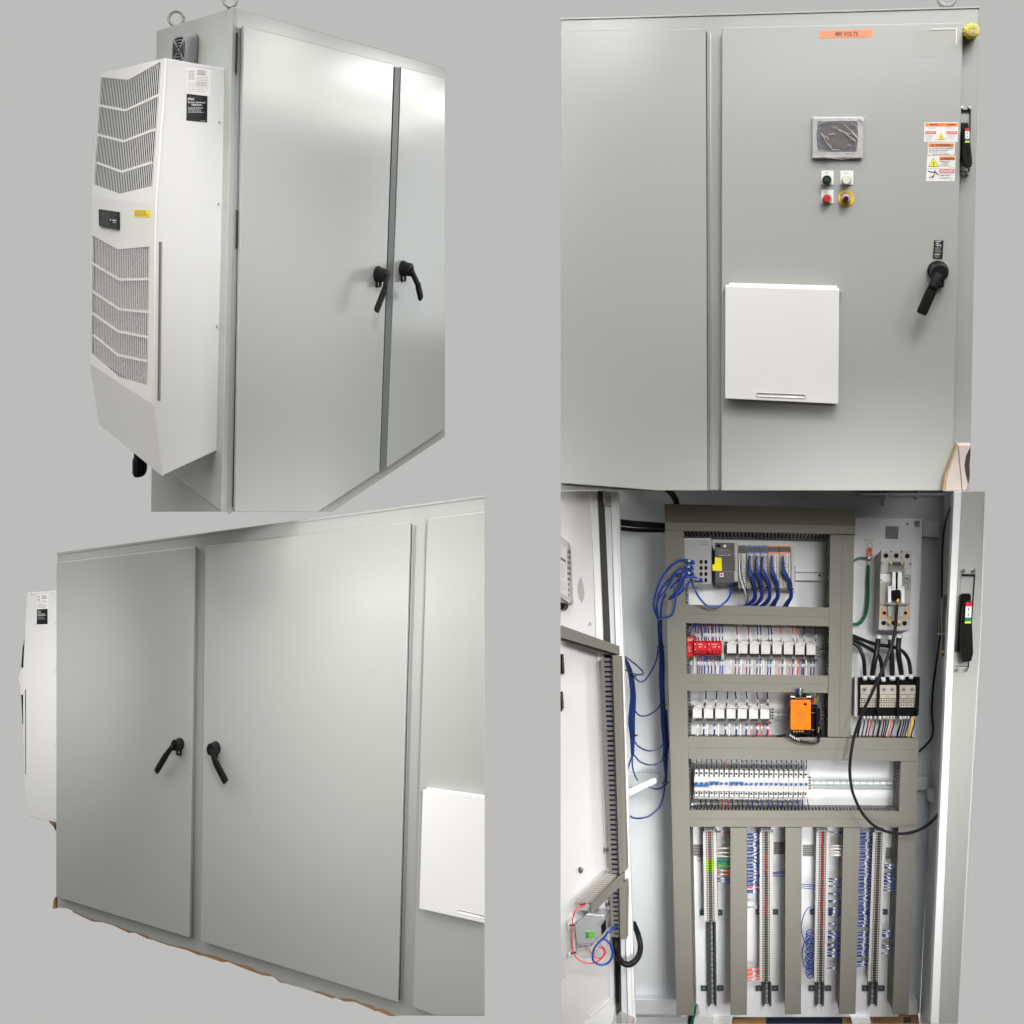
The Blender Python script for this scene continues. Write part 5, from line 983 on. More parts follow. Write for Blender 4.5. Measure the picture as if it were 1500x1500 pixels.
b = MB(F4, M['chrome']); b.pb(1302.5,822.5,1325,834.5,z,z+.004); b.use(M['inwb']); b.pp([(1307.3,838),(1312,838),(1312,866),(1306.5,866)], z+.03,z+.034); b.pp([(1315.5,838),(1321,838),(1321,866),(1315,866)], z+.03,z+.034); b.pb(1301.2,858.5,1311,862,z+.03,z+.034); b.pb(1316,858.5,1325,862,z+.03,z+.034); b.pb(1300.8,858.5,1305.5,883,z+.03,z+.034); b.pb(1320.5,858.5,1325,883,z+.03,z+.034); b.use(M['steel']); b.pp([(1304.5,834.5),(1325,834.5),(1327,838),(1302,838)], z+.005,z+.034); b.pp([(1299.5,882.5),(1329.5,883),(1331,886),(1296.5,885.5)], z+.005,z+.036); b.use(M['zinc']); b.pb(1300.5,886.5,1309.8,902.5,z+.005,z+.01); b.pb(1316,886.5,1323.5,902.5,z+.005,z+.01); mk('lever_bracket', b, rt)
b = MB(F4, M['blk']); b.pp([(1306.8,864.5),(1318.5,864),(1319.5,876),(1316.5,880),(1307,877.5)], z, z+.045); b.pb(1311.5,838,1315,862,z,z+.01); b.use(M['ink']); b.pb(1309,823.5,1320,828,z+.004,z+.012); mk('toggle', b, rt, bevel=.002)
b = MB(F4, M['brass']); 
for p_ in (((1305,823.5,z+.01),(1305,826.5,z+.01)),((1322,824,z+.01),(1321,827,z+.01)),((1314.8,876.5,z+.04),(1314.8,885.5,z+.04)),((1302.3,909.5,wM+.01),(1302,916,wM+.01)),((1317.7,909.5,wM+.01),(1317.5,916,wM+.01))): b.pt(list(p_), 2.2, 10)
b.use(M['zinc']); b.pt([(1314.8,872,z+.04),(1314.8,898,z+.038)], 1.2, 8); mk('brass_fitting', b, rt)
# cables
wire([(1314,886,wM+.05),(1312.5,905,wM+.06),(1311,922,wM+.07),(1305,950,wM+.09),(1293,980,wM+.11),(1276,1018,wM+.12),(1262,1048,wM+.12),(1251,1080,wM+.12),(1245.8,1110,wM+.13),(1245,1135,wM+.13),(1249,1160,wM+.14),(1258,1182,wM+.14),(1270,1200,wM+.14),(1286,1213,wM+.14),(1305,1219.5,wM+.14),(1326,1221,wM+.13),(1348,1215,wM+.11),(1364,1204,wM+.08),(1377,1190,.22)], 2.2, 'wk', 'long black cable sweeping from the main breaker round to the right side wall', 'cable', name='cable', n=10, sub=8)
wire([(1397.5,738,.32),(1391,746,.2),(1385,765,.1),(1381,795,.05),(1379.8,840,.04),(1379,900,.05),(1376.5,935,.05),(1371,975,.03),(1366.5,1010,.0),(1365,1045,-.03),(1367,1070,-.04),(1362,1085,-.06),(1346,1101,-.08)], 1.5, 'wk', 'black cable running down the right side wall', 'cable', name='cable', n=8)
for k, (pts, l) in enumerate(((((1287,931,.1),(1284,955,.14),(1280,975,.15),(1277.5,991,.12)), 'left'), (((1303,932,.1),(1306,960,.13),(1307,992,.12)), 'middle'), (((1317,930,.1),(1316,955,.14),(1321,991,.12)), 'right'))):
    wire(list(pts), 3.6, 'wk', 'thick black power cable straight below the main breaker, %s one of three' % l, 'cable', 'thick black cables into the distribution block', name='cable', sleeves=((pts[0], (pts[0][0]-.2, pts[0][1]+5.5, .11)), ((pts[-1][0], pts[-1][1]-2, .13), (pts[-1][0], pts[-1][1]+3.5, .13))), n=10)
for k, (pts, l) in enumerate(((((1246,938,.08),(1258,948,.1),(1265,965,.12),(1267,993,.12)), 'lowest'), (((1246,934,.09),(1270,948,.1),(1288,962,.11),(1294,995,.12)), 'middle'), (((1246,930,.1),(1280,943,.09),(1315,950,.1),(1330,965,.11),(1334.5,991,.12)), 'uppermost'))):
    wire(list(pts), 2.7, 'wk', 'black cable arching from behind the seamed duct to the distribution block, %s of three' % l, 'cable', 'thick black cables into the distribution block', name='cable', sleeves=(((pts[-1][0]-.3, pts[-1][1]-2.5, .13), (pts[-1][0], pts[-1][1]+2.5, .13)),), n=10)
# distribution block
rt = root('distribution_block', F4.c(F4.uv(1300, 1050, 0)), 'black three-pole distribution block with tinned metal lugs', 'distribution block')
b = MB(F4, M['blk']); b.pp([(1258,992),(1347,991),(1348,994),(1346,1047),(1343,1049.5),(1256,1049),(1257,1030)], 0, .1); mk('base', b, rt, bevel=.003)
b = MB(F4, M['blkm']); 
for x in (1286.5, 1315.8, 1343.5): b.pb(x-1.6, 993, x+1.6, 1047, .1, .135)
b.pb(1257,992,1259,1048,.1,.13); mk('divider', b, rt, bevel=.001)
b = MB(F4, M['dvg']); b.pp([(1252.3,992),(1257,991),(1257,1049.5),(1251.5,1049.5)], 0, .12); mk('side_cover', b, rt)
for x in (1272.5, 1301, 1330):
    b = MB(F4, M['tin']); b.pb(x-12, 1003.5, x+12, 1017, .1, .125); b.pb(x-12, 1017.5, x+12, 1023, .1, .118); b.pb(x-12.5, 1024, x+12, 1029, .1, .112); b.pb(x-12.5, 1030, x+11.6, 1036, .1, .106); o = mk('lug_block', b, rt, bevel=.0012)
    b = MB(F4, M['steel'])
    for dx in (-6, 6): b.disc(x+dx, 1010, .125, .128, 4.0); b.use(M['ink']); b.disc(x+dx, 1010, .128, .129, 1.7, n=6); b.use(M['steel'])
    b.use(M['ink'])
    for k in range(6): b.disc(x-10+3.8*k, 1026.5, .112, .113, 1.25, n=10); b.disc(x-10+3.8*k, 1033, .106, .107, 1.2, n=10)
    b.use(M['steel']); b.pb(x-2.5,1018,x+2,1022,.118,.1195); mk('screws', b, o)
for x, m, s in ((1260,'wk',0),(1266,'wk',1),(1271.5,'wk',1),(1275.5,'wr',1),(1282,'wk',1),(1289,'wk',1),(1294.5,'wk',1),(1297.5,'wk',1),(1301,'wk',1),(1305.5,'wo',1),(1309.5,'wk',1),(1319,'wk',1),(1323.5,'wk',1),(1326.5,'wk',1),(1330.3,'wk',1),(1336,'wy',0),(1339.5,'wk',1)):
    x2 = x-(4 if x < 1300 else 5)
    wire([(x,1048,.08),(x,1060,.1),(x2+1,1074,.1),(x2,1083,.1)], 1.5 if x in (1260,1289,1319,1336) else .9, m, {'wr':'dark red wire below the distribution block','wo':'orange wire below the distribution block','wy':'yellow wire below the distribution block'}.get(m, 'black wire dropping from the distribution block into the duct'), 'wire', 'wires below the distribution block' if m == 'wk' else None, sleeves=(((x,1049,.1),(x,1053.5,.1)),) if s else (), sub=4)
# ground lug and wires
rt = root('ground_lug', F4.c(F4.uv(1273, 820, 0)), 'copper ground lug bolted high on the back panel', 'lug')
b = MB(F4, M['cop']); b.disc(1274,805.5,0,.02,4.4); b.pp([(1270,806),(1278,806),(1277.5,816),(1269.5,816)],.005,.016); b.use(M['ink']); b.disc(1274,805.5,.02,.026,1.6,n=6); b.use(M['chrome']); b.pt([(1273.2,814,.02),(1272.8,821,.022)], 3.4, 10); b.use(M['steel']); b.tube([F4.uv(1274+4*math.cos(i*.5),799.5+4*math.sin(i*.5),.004) for i in range(14)], .0012, 5, 1); b.use(M['slv']); b.pt([(1272.7,822,.02),(1272.4,828,.02)], 1.7, 8); mk('copper_lug', b, rt)
wire([(1272.3,828,.02),(1271.5,850,.03),(1271.3,872,.03),(1269.5,893,.035),(1264,908,.04),(1256,913.5,.05),(1245,914,.05)], 2.3, 'wg', 'thick green ground cable hanging from the copper lug', 'cable', name='cable', n=10)
wire([(1269,817.5,.02),(1260,817,.04),(1253,820,.05),(1246,826,.05)], 1.4, 'wg', 'short dark green cable from the copper lug to the left', 'cable', name='cable')
def plate(q, label, m='paper', n=3, ink='ink', w=0.):
    b = MB(F4, M[m]); b.pp(q, w, w+.001); b.use(M[ink]); x0 = q[0][0]; x1 = q[1][0]; y0 = q[0][1]; y1 = q[2][1]; b.dashes(x0+1, y0+(y1-y0)*.12, x1-1, y1, n, w+.0014, h=.45)
    return tag(mk('printed_label', b, None, origin=F4.c(F4.uv(*q[3], w))), label, 'label')
plate([(1264.5,789.3),(1284,789.5),(1283.5,795),(1264,794.8)], 'narrow white label above the copper lug', n=2, ink='inkl')
plate([(1297,770.5),(1317,771),(1315.5,790),(1296.5,789)], 'grey printed label above the main breaker', 'grl', 6)
plate([(1016,1236.5),(1030,1236.8),(1030,1254.5),(1016,1254.2)], 'grey printed label left of the short terminal strip', 'grl', 4)
plate([(1133,1233),(1150,1233),(1150,1251.5),(1133,1251.5)], 'grey printed label right of the second terminal strip', 'grl', 5)
plate([(1175.5,1237),(1192.5,1237),(1192.5,1254.5),(1175.5,1254.5)], 'grey printed label left of the third terminal strip', 'grl', 5)
plate([(1297.5,1241),(1309,1241),(1307.5,1258),(1296.5,1258)], 'grey printed label right of the rightmost terminal strip', 'grl', 4)
b = MB(F4, M['ink']); b.tube([F4.uv(1024.5+3.6*math.cos(i*.45),1258+3.6*math.sin(i*.45),.001) for i in range(15)], .0012, 5, 1); b.use(M['inkl']); b.pb(1024,1255.5,1025,1258,0,.001); b.pb(1022.5,1258,1026.5,1258.6,0,.001); b.pb(1023.3,1259.4,1025.7,1260,0,.001); tag(mk('earth_symbol', b, None, origin=F4.c(F4.uv(1024,1262,0))), 'round earth symbol left of the short terminal strip', 'symbol')
for x, y, l in ((1343,767,'upper right corner'),(1329.5,767.3,'spot')):
    b = MB(F4, M['ink']); 
    if x > 1335: b.use(M['steel']); b.pb(x-4,y-4.5,x+4.5,y+5,0,.002); b.use(M['ink']); b.tube([F4.uv(x-2,y+2,.003),F4.uv(x+1,y-3,.003),F4.uv(x+3,y,.003),F4.uv(x-2,y-2,.003),F4.uv(x+2,y+3,.003)], .001, 5, 3)
    else: b.disc(x,y,0,.004,1.5,n=10)
    tag(mk('panel_mark' if x > 1335 else 'panel_bolt', b, None, origin=F4.c(F4.uv(x,y,0))), 'square symbol sticker in the upper right corner of the back panel' if x > 1335 else 'small dark bolt near the upper right corner of the back panel', 'sticker' if x > 1335 else 'bolt')
# ---- right side wall hardware
rt = root('lever_mechanism', F4.c(F4.uv(1385, 955, .2)), 'olive metal lever mechanism inside the right wall behind the disconnect', 'mechanism')
ol = mat('olive_zinc', (.24,.23,.17), .4, .5)
b = MB(F4, ol); b.pp([(1380,876),(1391,868),(1393,874),(1389,884),(1384,890),(1384,960),(1379.5,962)], .28, .3); b.pp([(1386,884),(1389.5,884),(1388.5,905)], .28, .31); b.use(M['chrome']); b.pt([(1372,928.5,.3),(1389,928.5,.33)], 1.1, 8); b.use(M['brass']); b.pt([(1377.5,955,.3),(1385,954.5,.32)], 2.2, 8); mk('linkage', b, rt)
b = MB(F4, M['inwb']); b.pp([(1364,1160),(1372,1158.5),(1376,1159),(1376,1175),(1372,1177),(1364,1175)], -.05, .05); tag(mk('wall_clip', b, None, origin=F4.c(F4.uv(1370,1176,.0)), bevel=.003), 'pale clip on the right side wall beside the long duct', 'clip')
# ---- blue network cables at the left
def jitter(p, a): return [(x+rr.uniform(-a,a), y, w+rr.uniform(0,.01)) for x, y, w in p]
GB = 'blue network cables hanging left of the wired panel'
for k in range(5): wire(jitter([(965+k*.9,905,.12),(964.5+k,930,.1),(966.5+k*1.2,965,.08),(967+k*1.3,1000,.07),(968.5+k*1.1,1033,.06),(970+k*1.2,1062,.05),(972+k*1.1,1090,.05),(972.5+k*.9,1112,.05),(974+k*.5,1135,.05),(973.5+k*.3,1150,.05)], .7), 1.95, 'wbd', 'blue cable in the right-hand hanging bundle', 'cable', GB, name='network_cable')
for k in range(5): wire(jitter([(914+k*.6,966,.2),(918+k,975,.14),(921.5+k*1.2,990,.08),(924+k*1.3,1015,.06),(924+k*1.3,1033,.05),(922+k*1.5,1055,.05),(924+k*1.0,1078,.05),(925+k*.7,1100,.05),(926+k*.3,1107,.05)], .6), 1.95, 'wbd', 'blue cable in the left-hand hanging bundle', 'cable', 'blue network cables beside the left door', name='network_cable')
for pts, l in (([(907,956,.35),(920,965,.25),(934,976,.2),(942,985,.16),(938,988.5,.15),(925,986,.12),(915,980,.15)], 'blue cable loop sticking out right of the door duct'),
  ([(928,990,.07),(936,998,.08),(944,997,.08),(953,985,.07),(961,968,.07),(965,945,.08)], 'uppermost of the blue cables slung between the two bundles'),
  ([(929,1040,.05),(937,1048,.06),(948,1048,.06),(960,1041,.06),(968,1033,.06)], 'second of the blue cables slung between the two bundles'),
  ([(928,1084,.05),(936,1094,.06),(950,1100,.06),(962,1098,.06),(971,1091,.05)], 'third of the blue cables slung between the two bundles'),
  ([(928,1105,.05),(938,1116,.06),(952,1120.5,.06),(964,1118,.06),(973,1112,.05)], 'lowest of the blue cables slung between the two bundles'),
  ([(927,1104,.05),(921,1122,.1),(919,1132,.12)], 'short blue cable end dropping toward the door edge'),
  ([(926,1105,.05),(926.5,1122,.07),(930,1136,.08),(934,1143,.03)], 'blue cable end passing behind the white shelf bracket'),
  ([(974,1145,.05),(970,1153,.05),(961,1155.5,.04),(950,1153,.03)], 'blue cable end tucked under the white shelf bracket'),
  ([(974,1145,.05),(972,1165,.05),(966,1182,.06),(953,1194,.07),(940,1198.5,.08),(928,1198,.1),(918,1192,.12)], 'longest blue loop at the foot of the right-hand bundle'),
  ([(976,1040,.06),(978,1070,.05),(979,1090,.05),(977,1108,.05)], 'blue cable bowing out right of the right-hand bundle')):
    wire(pts, 1.25, 'wbd', l, 'cable', name='network_cable')
for pts, l in (([(1012,823,.19),(1004,819.5,.22),(995,821,.22),(980,832,.2),(966,852,.18),(958,880,.16),(959,895,.14),(966,912,.12)], 'outermost blue cable arching from the top port of the network switch'),
  ([(1012,832,.19),(1004,829,.23),(992,836,.23),(984,850,.22),(974,866,.21),(963,880,.18),(962,897,.14),(967,910,.12)], 'blue cable from the second port of the network switch'),
  ([(1013,837,.2),(1004,838,.23),(997,850,.24),(991,868,.225),(988,890,.225),(984,901,.22),(975,904,.2),(966,908,.14)], 'blue cable with a sharp bend below the network switch'),
  ([(1014,840.5,.19),(1004,840,.23),(990,842,.22),(976,853,.19),(966,868,.17),(962,885,.15),(964,905,.12)], 'blue cable from the third port of the network switch'),
  ([(1027,850,.2),(1018,846,.23),(1008,845,.24),(994,850,.22),(982,862,.19),(972,876,.17),(968,893,.14),(968,910,.12)], 'blue cable from the lowest plugged port of the network switch'),
  ([(1012,850,.2),(1004,860,.23),(996,869,.22),(986,875,.2),(981,878,.19),(983,874,.2),(996,862,.2),(1002,846,.22),(1006,830,.23),(1012,824,.2)], 'short blue cable doubled back beside the network switch'),
  ([(1012,849,.2),(1017,862,.23),(1024,875,.235),(1034,886,.235),(1045,890,.235),(1056,887,.235),(1066,878,.22),(1070.5,868,.19),(1071,857,.15)], 'blue cable looping from the network switch up into the controller')):
    wire(pts, 1.5, 'wb', l, 'cable', name='network_cable', n=10)
for x, y in ((1009,822),(1009,830),(1006,839.5),(1017,846),(1012,849),(1069.5,872)):
    pass
for k, (x, y) in enumerate(((1015.5,822.5),(1014,831),(1015,840),(1027.5,849))):
    rt = root('network_plug', F4.c(F4.uv(x, y, .17)), ['blue plug in the top left port of the network switch','blue plug in the second left port of the network switch','blue plug in the third left port of the network switch','blue plug in the lowest middle port of the network switch'][k], 'plug', 'plugs in the network switch')
    b = MB(F4, M['wb']); b.pp([(x-4,y-3),(x+1,y-2.4),(x+2,y+3),(x-3,y+2.6)], .172, .21); mk('boot', b, rt, bevel=.002); b = MB(F4, M['slv']); b.pt([(x-8,y-1,.222),(x-4.5,y-.2,.22)], 1.6, 8); mk('sleeve', b, rt)
for x, y in ((966,947),(926,990),(927,1078),(969,1033),(973,1111),(973.5,1148)):
    b = MB(F4, M['gasket']); b.pb(x-4, y-.8, x+4.5, y+.8, .05, .11 if y > 960 else .13); tag(mk('cable_tie', b, None, origin=F4.c(F4.uv(x, y, .06))), 'small black cable tie on the blue bundles', 'cable tie', 'black ties on the blue bundles')
wire([(900,764,.15),(925,767,.1),(950,769,.08),(976,771,.06)], 5.0, 'wk', 'thick black sleeved cable crossing behind the top left corner', 'cable', name='cable', n=12)
wire([(900,773,-.02),(925,776,-.02),(950,777,-.02),(976,777,-.02)], 3.2, 'wk', 'lower black sleeved cable in the top left corner', 'cable', name='cable', n=12)
wire([(976,716,.05),(983,722,.05),(989,731,.05),(992,742,.03)], 4.6, 'wk', 'black sleeve coming down onto the top duct', 'cable', name='cable', n=12)
# ---- equipment on the open left door
def dduct(quads, label):
    rt = root('wire_duct', F4.c(F4.uv(*quads[0][1][0], wL)), label, 'wire duct', 'ducts on the open left door')
    for nm, pts, w0, w1, m in quads:
        b = MB(F4, M[m]); b.pp(pts, w0, w1); mk(nm, b, rt, bevel=.0012)
    return rt
z = wL-.017
rt = dduct([('cover', [(821,915.5),(906,946),(906.3,958.8),(821,933.8)], z+.05, z+.075, 'duct'), ('underside', [(821,934),(906,958.8),(897,959),(880,958),(821,938.5)], z, z+.05, 'ductd')], 'sloping duct at mid height on the open left door')
def rungs(rt, L, R, y0, y1, n, z0, z1, tiltL=0):
    b = MB(F4, M['duct']); X = lambda P, y: P[0]+(P[1]-P[0])*(y-y0)/(y1-y0); st = (y1-y0)/n
    for k in range(n+1):
        a = y0+k*st-st*.3; c_ = a+st*.6
        b.pp([(X(L,a),a),(X(R,a),a),(X(R,c_),c_),(X(L,c_),c_)], z1-.003, z1)
    b.pp([(L[0],y0-2),(L[0]+4,y0-2),(L[1]+4,y1+2),(L[1],y1+2)], z0, z1+.0005); b.pp([(R[0]-2,y0-2),(R[0],y0-2),(R[1],y1+2),(R[1]-2,y1+2)], z0, z1+.0005)
    mk('slotted_wall', b, rt); b = MB(F4, M['dark']); b.pp([(L[0]+1,y0),(R[0]-1,y0),(R[1]-1,y1),(L[1]+1,y1)], z0, z1-.012); b.use(M['wd']); b.pp([(L[0]+7,y0),(R[0]-3,y0),(R[1]-3,y1),(L[1]+6,y1)], z1-.012, z1-.008); mk('duct_interior', b, rt)
rt = root('wire_duct', F4.c(F4.uv(900,1278,z)), 'long vertical slotted duct on the open left door', 'wire duct', 'ducts on the open left door')
rungs(rt, (880.5,892.5), (897,907), 966, 1277, 43, z, z+.05)
b = MB(F4, M['duct']); b.pp([(897,960),(904.5,960),(912.5,1278),(907,1281)], z, z+.075); b.use(mat('duct_shade_side', (.20,.19,.165), .5)); b.pp([(904.5,960),(908.5,960.5),(918,1274),(912.5,1278)], z, z+.068); mk('cover', b, rt, bevel=.001)
rt = root('wire_duct', F4.c(F4.uv(905,1375,z)), 'lower vertical slotted duct on the open left door, with a blue cable leaving it', 'wire duct', 'ducts on the open left door')
rungs(rt, (893,896), (907,908), 1299, 1371, 11, z, z+.045)
b = MB(F4, M['duct']); b.pp([(907,1300),(912.5,1293),(918,1290),(917.5,1376),(908.5,1376)], z, z+.07); mk('cover', b, rt, bevel=.001)
rt = root('wire_duct', F4.c(F4.uv(870,1330,z)), 'short diagonal slotted duct at the foot of the open left door', 'wire duct', 'ducts on the open left door')
b = MB(F4, M['duct']); b.pp([(865.5,1324),(911,1279),(913,1280),(912.5,1295),(868,1337.5),(866,1336)], z, z+.07); mk('cover', b, rt, bevel=.001)
b = MB(F4, M['dvc']); b.pp([(843,1322),(888,1279.5),(907,1281),(866,1323)], z, z+.045); b.use(M['slot'])
for k in range(15): t = (k+.5)/15; xa = 846+44*t; ya = 1321.5-41.5*t; b.pp([(xa+1,ya),(xa+17,ya+.6),(xa+17,ya+1.5),(xa+1,ya+.8)], z+.045, z+.0456)
mk('slotted_wall', b, rt); b = MB(F4, M['dvc']); b.pp([(843,1322),(866,1324),(866,1336),(845,1332)], z, z+.04); b.use(M['ink']); b.pp([(848,1324.5),(858,1323),(857,1327),(851,1328)], z+.04, z+.041); mk('open_end', b, rt)
# grey module with green plug
rt = root('door_module', F4.c(F4.uv(865,1388,z)), 'grey module with a green connector on the foot of the open left door', 'module')
b = MB(F4, M['dvs']); b.pp([(860,1338.5),(886,1340.5),(886.5,1347),(876,1354),(872,1379),(868,1382.5),(845,1384),(842,1357)], z, z+.09); b.pp([(873,1355),(885,1345),(888,1362),(882,1371),(873,1377)], z, z+.08); b.pp([(844,1384),(868,1382),(867,1386),(845,1389.5)], z, z+.06); mk('housing', b, rt, bevel=.004)
b = MB(F4, M['lime']); b.pp([(858,1365),(871.5,1364.5),(871,1372.5),(858.5,1374)], z+.09, z+.094); b.use(M['ink']); [b.pb(858.8,1365.8+2.8*k,862,1367.2+2.8*k,z+.094,z+.095) for k in range(3)]; mk('green_connector', b, rt)
b = MB(F4, M['blk']); b.pp([(880.5,1356),(887,1347.5),(888,1362),(881.5,1370)], z+.08, z+.084); mk('dark_socket', b, rt)
b = MB(F4, M['inwb']); b.pp([(836,1350),(842,1351),(843.5,1393),(837.5,1393)], z, z+.03); b.pp([(831,1353),(835,1347),(837,1356),(833,1363)], z, z+.02); b.pp([(832,1397),(836,1388),(838.5,1393),(833.5,1404)], z, z+.02); mk('mounting_clip', b, rt)
b = MB(F4, M['blk']); b.pt([(834,1356,z+.04),(842,1354.5,z+.045)], 1.1, 7); b.pt([(836,1397,z+.04),(843,1395,z+.045)], 1.1, 7); mk('cable_tie', b, rt)
wire([(857,1326,z+.05),(848,1328,z+.07),(841,1338,z+.08),(838,1355,z+.08),(838,1380,z+.08),(840,1396,z+.08),(848,1406,z+.08),(861,1411,z+.08),(874,1409,z+.08),(884,1401,z+.08),(887,1393,z+.085),(881,1385,z+.085)], .95, 'wp', 'pink-red wire looping round the grey module on the left door', 'wire', n=8)
wire([(864,1390,z+.06),(868,1399,z+.07),(877,1404,z+.08),(884,1400,z+.08),(884,1391,z+.08),(876,1387,z+.08)], .9, 'wp', 'shorter pink-red wire loop below the grey module', 'wire')
wire([(904,1358,z+.05),(893,1363,z+.09),(884,1374,z+.09),(874,1384,z+.09),(869,1394,z+.09),(869,1407,z+.09),(878,1413,z+.09),(890,1411,z+.09),(897,1400,z+.09),(895,1385,z+.09),(887,1377,z+.085),(880,1376,z+.08)], 1.5, 'wb', 'blue cable coil hanging from the lower door duct', 'cable', name='network_cable', n=9)
wire([(901,1374,z+.03),(902,1386,z+.06),(905,1400,z+.07),(913,1411,z+.08),(924,1412,z+.08),(934,1403,z+.06),(938,1388,z+.02),(935,1370,z-.02),(928,1352,z-.08)], 4.2, 'blk', 'thick black hose looping from the door duct into the cabinet', 'hose', name='hose', n=14, sub=8)
b = MB(F4, M['blk']); b.pp([(898.5,1374),(908,1374),(909,1410),(907,1470),(902,1470),(901,1410)], z+.005, z+.03); tag(mk('black_sleeve', b, None, origin=F4.c(F4.uv(905,1470,z)), bevel=.003), 'straight black sleeve below the lower door duct', 'sleeve')
# converter at the left cut
rt = root('door_power_module', F4.c(F4.uv(826,885,z)), 'light grey ribbed module cut off at the left edge of the open door', 'module')
b = MB(F4, M['dvg']); b.pp([(821,785),(830,793),(832,800),(834,850),(836,880),(834,884),(821,873)], z, z+.05); b.use(M['dvw']); b.pp([(821,795),(829.5,802),(832.5,876),(821,868)], z+.05, z+.053)
b.use(M['inkl']); b.dashes(821.8,800,828,806,2,z+.0536,h=.3); b.dashes(821.8,826,829,848,10,z+.0536,h=.35); b.dashes(822,852,830.5,866,5,z+.0536,h=.4); b.use(M['ink']); b.pp([(821.5,816),(828.5,821),(828.8,824.5),(821.5,819)],z+.053,z+.0536); b.use(M['drb']); b.use(M['slot'])
for k in range(9): b.pb(831.2,806+8*k,834,810+8*k,z+.03,z+.052)
mk('housing', b, rt)
b = MB(F4, M['blk']); b.pp([(821,882),(827,884),(828,887),(825.5,892),(821,893)], z, z+.05); mk('black_foot', b, rt)
for q, l in (([(821,958),(823,958),(824.5,987),(821,987)], 'small black device at the left cut, upper one below the sloping duct'),([(821,1013),(822,1013),(823.5,1037),(821,1042)], 'small black device at the left cut, lower one below the sloping duct')):
    b = MB(F4, M['blk']); b.pp(q, z, z+.03); tag(mk('door_device', b, None, origin=F4.c(F4.uv(*q[2], z))), l, 'device')
# ---- floor bits seen below the panel
b = MB(F4, M['navy']); b.pp([(1122,1489),(1240,1490),(1242,1500),(1120,1500)], -.2, -.06); tag(mk('carpet', b, None, origin=F4.c(F4.uv(1180,1500,-.1))), None or 'strip of dark navy carpet below the back panel', 'carpet', kind='structure')
b = MB(F4, M['card']); b.pp([(1074,1493),(1122,1490),(1122,1500),(1072,1500)], -.16, -.055); tag(mk('cardboard_sheet', b, None, origin=F4.c(F4.uv(1100,1500,-.1))), 'brown cardboard piece left of the navy carpet', 'cardboard')
b = MB(F4, mat('printed_cardboard', (.36,.20,.08), .8, mottle=.2, mscale=20)); b.pp([(1234,1490),(1345,1487),(1347,1500),(1234,1500)], -.16, -.05); b.use(M['ink']); b.pp([(1323,1490),(1334,1489.5),(1335,1498),(1324,1498.5)], -.05, -.0495); b.use(M['ink']); b.dashes(1279,1493,1291,1499,2,-.049,h=.6); tag(mk('cardboard_sheet', b, None, origin=F4.c(F4.uv(1290,1500,-.1))), 'printed brown cardboard right of the navy carpet', 'cardboard')
wire([(1019,1470,.04),(1018,1480,.05),(1015,1492,.06),(1014,1502,.07)], 2.2, 'wg', 'green cable leaving at the foot of the long left duct', 'cable', name='cable')
wire([(1016,1482,.02),(1011,1492,.03),(1010,1502,.03)], 3.2, 'wk', 'black cable leaving beside the green one at the foot', 'cable', name='cable')
b = MB(F4, M['dvc']); b.pp([(1019,1474),(1023,1474),(1024,1487),(1020,1487)], 0, .03); tag(mk('cable_clip', b, None, origin=F4.c(F4.uv(1021,1487,0))), 'small cream clip at the foot of the long left duct', 'clip')
fmb = MB(F4, mat('clear_bag', (.6,.6,.6), .2, alpha=.35)); fmb.pp([(899,1500),(903,1488),(908,1482),(914,1483),(922,1488),(929,1490),(929,1500)], wL+.003, wL+.008); fmb.use(M['red']); fmb.pp([(925.5,1500),(929.5,1491),(930,1492),(926.5,1500)], wL+.008, wL+.009); tag(mk('plastic_bag', fmb, None, origin=F4.c(F4.uv(912,1500,wL))), 'clear plastic bag at the very foot of the left opening', 'bag')

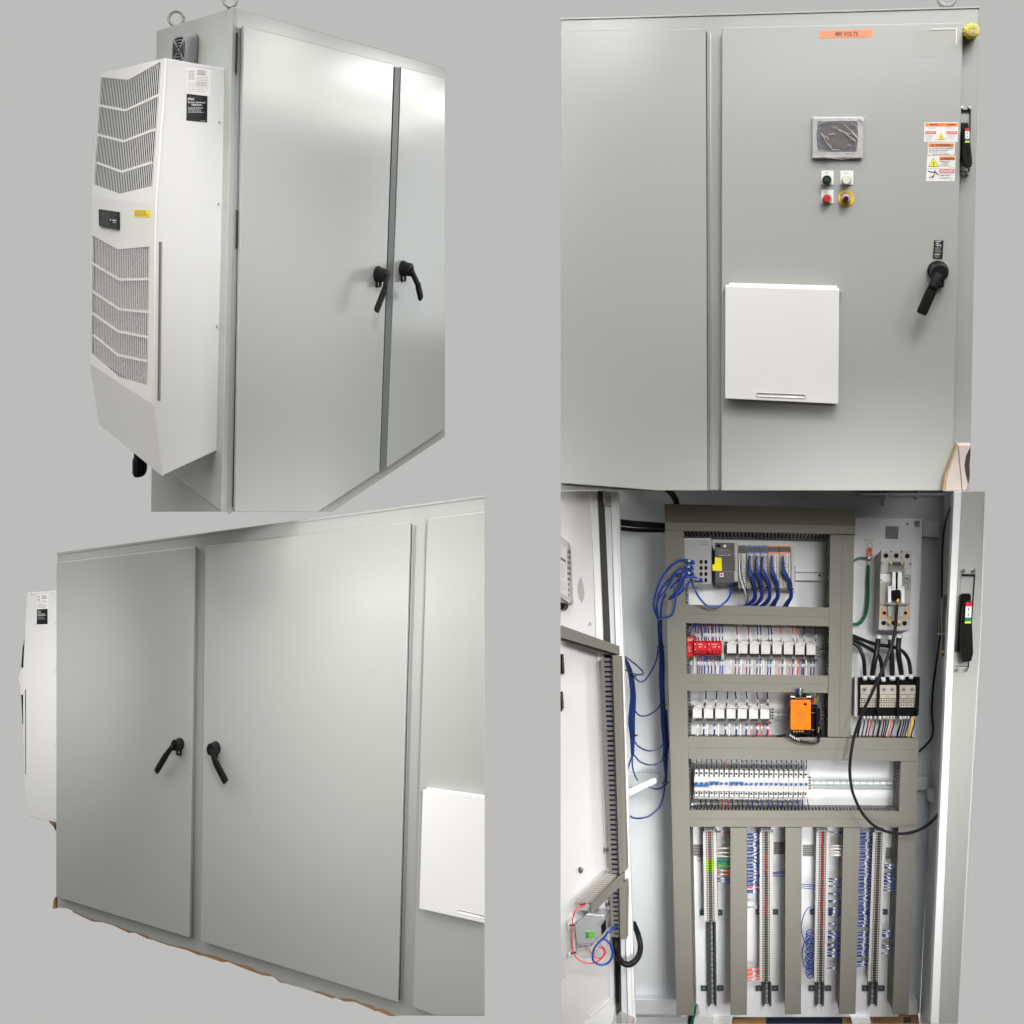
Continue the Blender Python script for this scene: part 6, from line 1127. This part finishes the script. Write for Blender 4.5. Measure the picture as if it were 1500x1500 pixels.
# ================================================================== lamps
def lamp(name, loc, target, sx, sy, watts, col=(1, .97, .93), spread=None):
    l = bpy.data.lights.new(name, 'AREA'); l.shape = 'RECTANGLE'; l.size = sx; l.size_y = sy; l.energy = watts; l.color = col
    if spread: l.spread = math.radians(spread)
    o = bpy.data.objects.new(name, l); COL.objects.link(o); o.location = loc
    o.rotation_euler = (Vector(target)-Vector(loc)).to_track_quat('-Z', 'Y').to_euler(); return o
def cl(x, y, z): return wld((x, y, z))
LW = dict()
for p_, t_, sx_, sy_, w_, sp_ in (  # added unseen lamps, aimed at each cabinet to set its brightness
    ((-2.3, 2.7, 1.3), (-1.1, 0.7, 3.1), 0.9, 0.5, 5.70, 120),
    ((0.1, 1.75, 0.6), (-0.8, 1.0, 3.2), 0.7, 0.4, 3.20, 35),
    ((-0.9, 2.6, 0.2), (-0.7, 0.6, 3.3), 1.3, 0.5, 4.80, 45),
    ((0.95, 2.0, 0.7), (0.95, 1.1, 2.6), 1.5, 0.5, 1.30, 60),
    ((0.98, 3.3, 0.3), (1.0, 1.0, 2.6), 1.9, 0.6, 2.80, 45),
    ((2.6, 2.4, 0.0), (1.1, 0.8, 2.6), 0.9, 0.9, 0.96, 40),
    ((0.98, 4.2, -0.6), (1.0, 0.7, 2.6), 1.9, 0.6, 2.50, 35),
    ((0.35, 0.45, 0.2), (-0.3, -0.2, 3.5), 0.5, 0.3, 0.65, 26),
    ((0.3, 0.7, 0.2), (-0.9, -0.8, 4.2), 0.5, 0.3, 4.10, 28),
    ((-1.9, 0.0, 1.8), (-2.5, -0.9, 4.6), 0.3, 0.5, 3.52, 35),
    ((-0.3, -0.9, 0.2), (-0.6, -1.35, 3.8), 0.6, 0.4, 1.90, 35),
    ((-0.25, -0.3, 0.2), (-0.75, -0.22, 3.5), 0.5, 0.3, 0.40, 22),
    ((0.5, -0.5, 0.3), (-0.5, -0.8, 3.8), 0.5, 0.4, 0.40, 35),
    ((0.95, 0.35, 1.0), (1.0, -1.15, 3.4), 0.7, 0.3, 8.00, 60),
    ((1.7, -0.2, 1.8), (0.7, -0.9, 3.4), 0.3, 0.5, 2.50, 55),
    ((0.8, -1.2, 0.9), (0.95, -1.45, 3.4), 0.6, 0.4, 3.96, 40),
    ((1.2, 0.2, 0.6), (1.75, -0.75, 3.1), 0.4, 0.3, 1.13, 25),
    ): lamp('fill_lamp', cl(*p_), cl(*t_), sx_, sy_, w_, (1, .985, .965), sp_)
def glint(F, x, y, d, sx, sy, watts, w=.03, col=(1, .96, .9)):     # lamp mirrored in the paint: ceiling tubes, and one added broad panel
    P = F.c(F.uv(x, y, w)); n = F.du.cross(F.dv).normalized(); dd = P.normalized(); r = dd-n*(2*dd.dot(n)); L = P+r*d
    lamp('glint_lamp', wld(L), wld(P), sx, sy, watts, col, spread=50)
glint(F1, 548, 110, 3.0, .55, .12, .55, col=(1, .98, .95)); glint(F1, 385, 122, 3.0, .35, .1, .2); glint(F1, 512, 168, 3.0, .7, .06, .24); glint(F1, 660, 155, 3.0, .4, .07, .32); glint(F1, 400, 62, 3.0, .3, .09, .25)
glint(F1, 620, 330, 2.6, 0.8, 1.6, .85, col=(.95, 1, 1))  # added broad panel that brightens the right-hand door
glint(F3, 425, 800, 3.5, .3, .14, .24); glint(F3, 590, 868, 3.5, .8, .14, .26); glint(F2, 905, 58, 3.0, .3, .12, .22)
S.cycles.max_bounces = 6
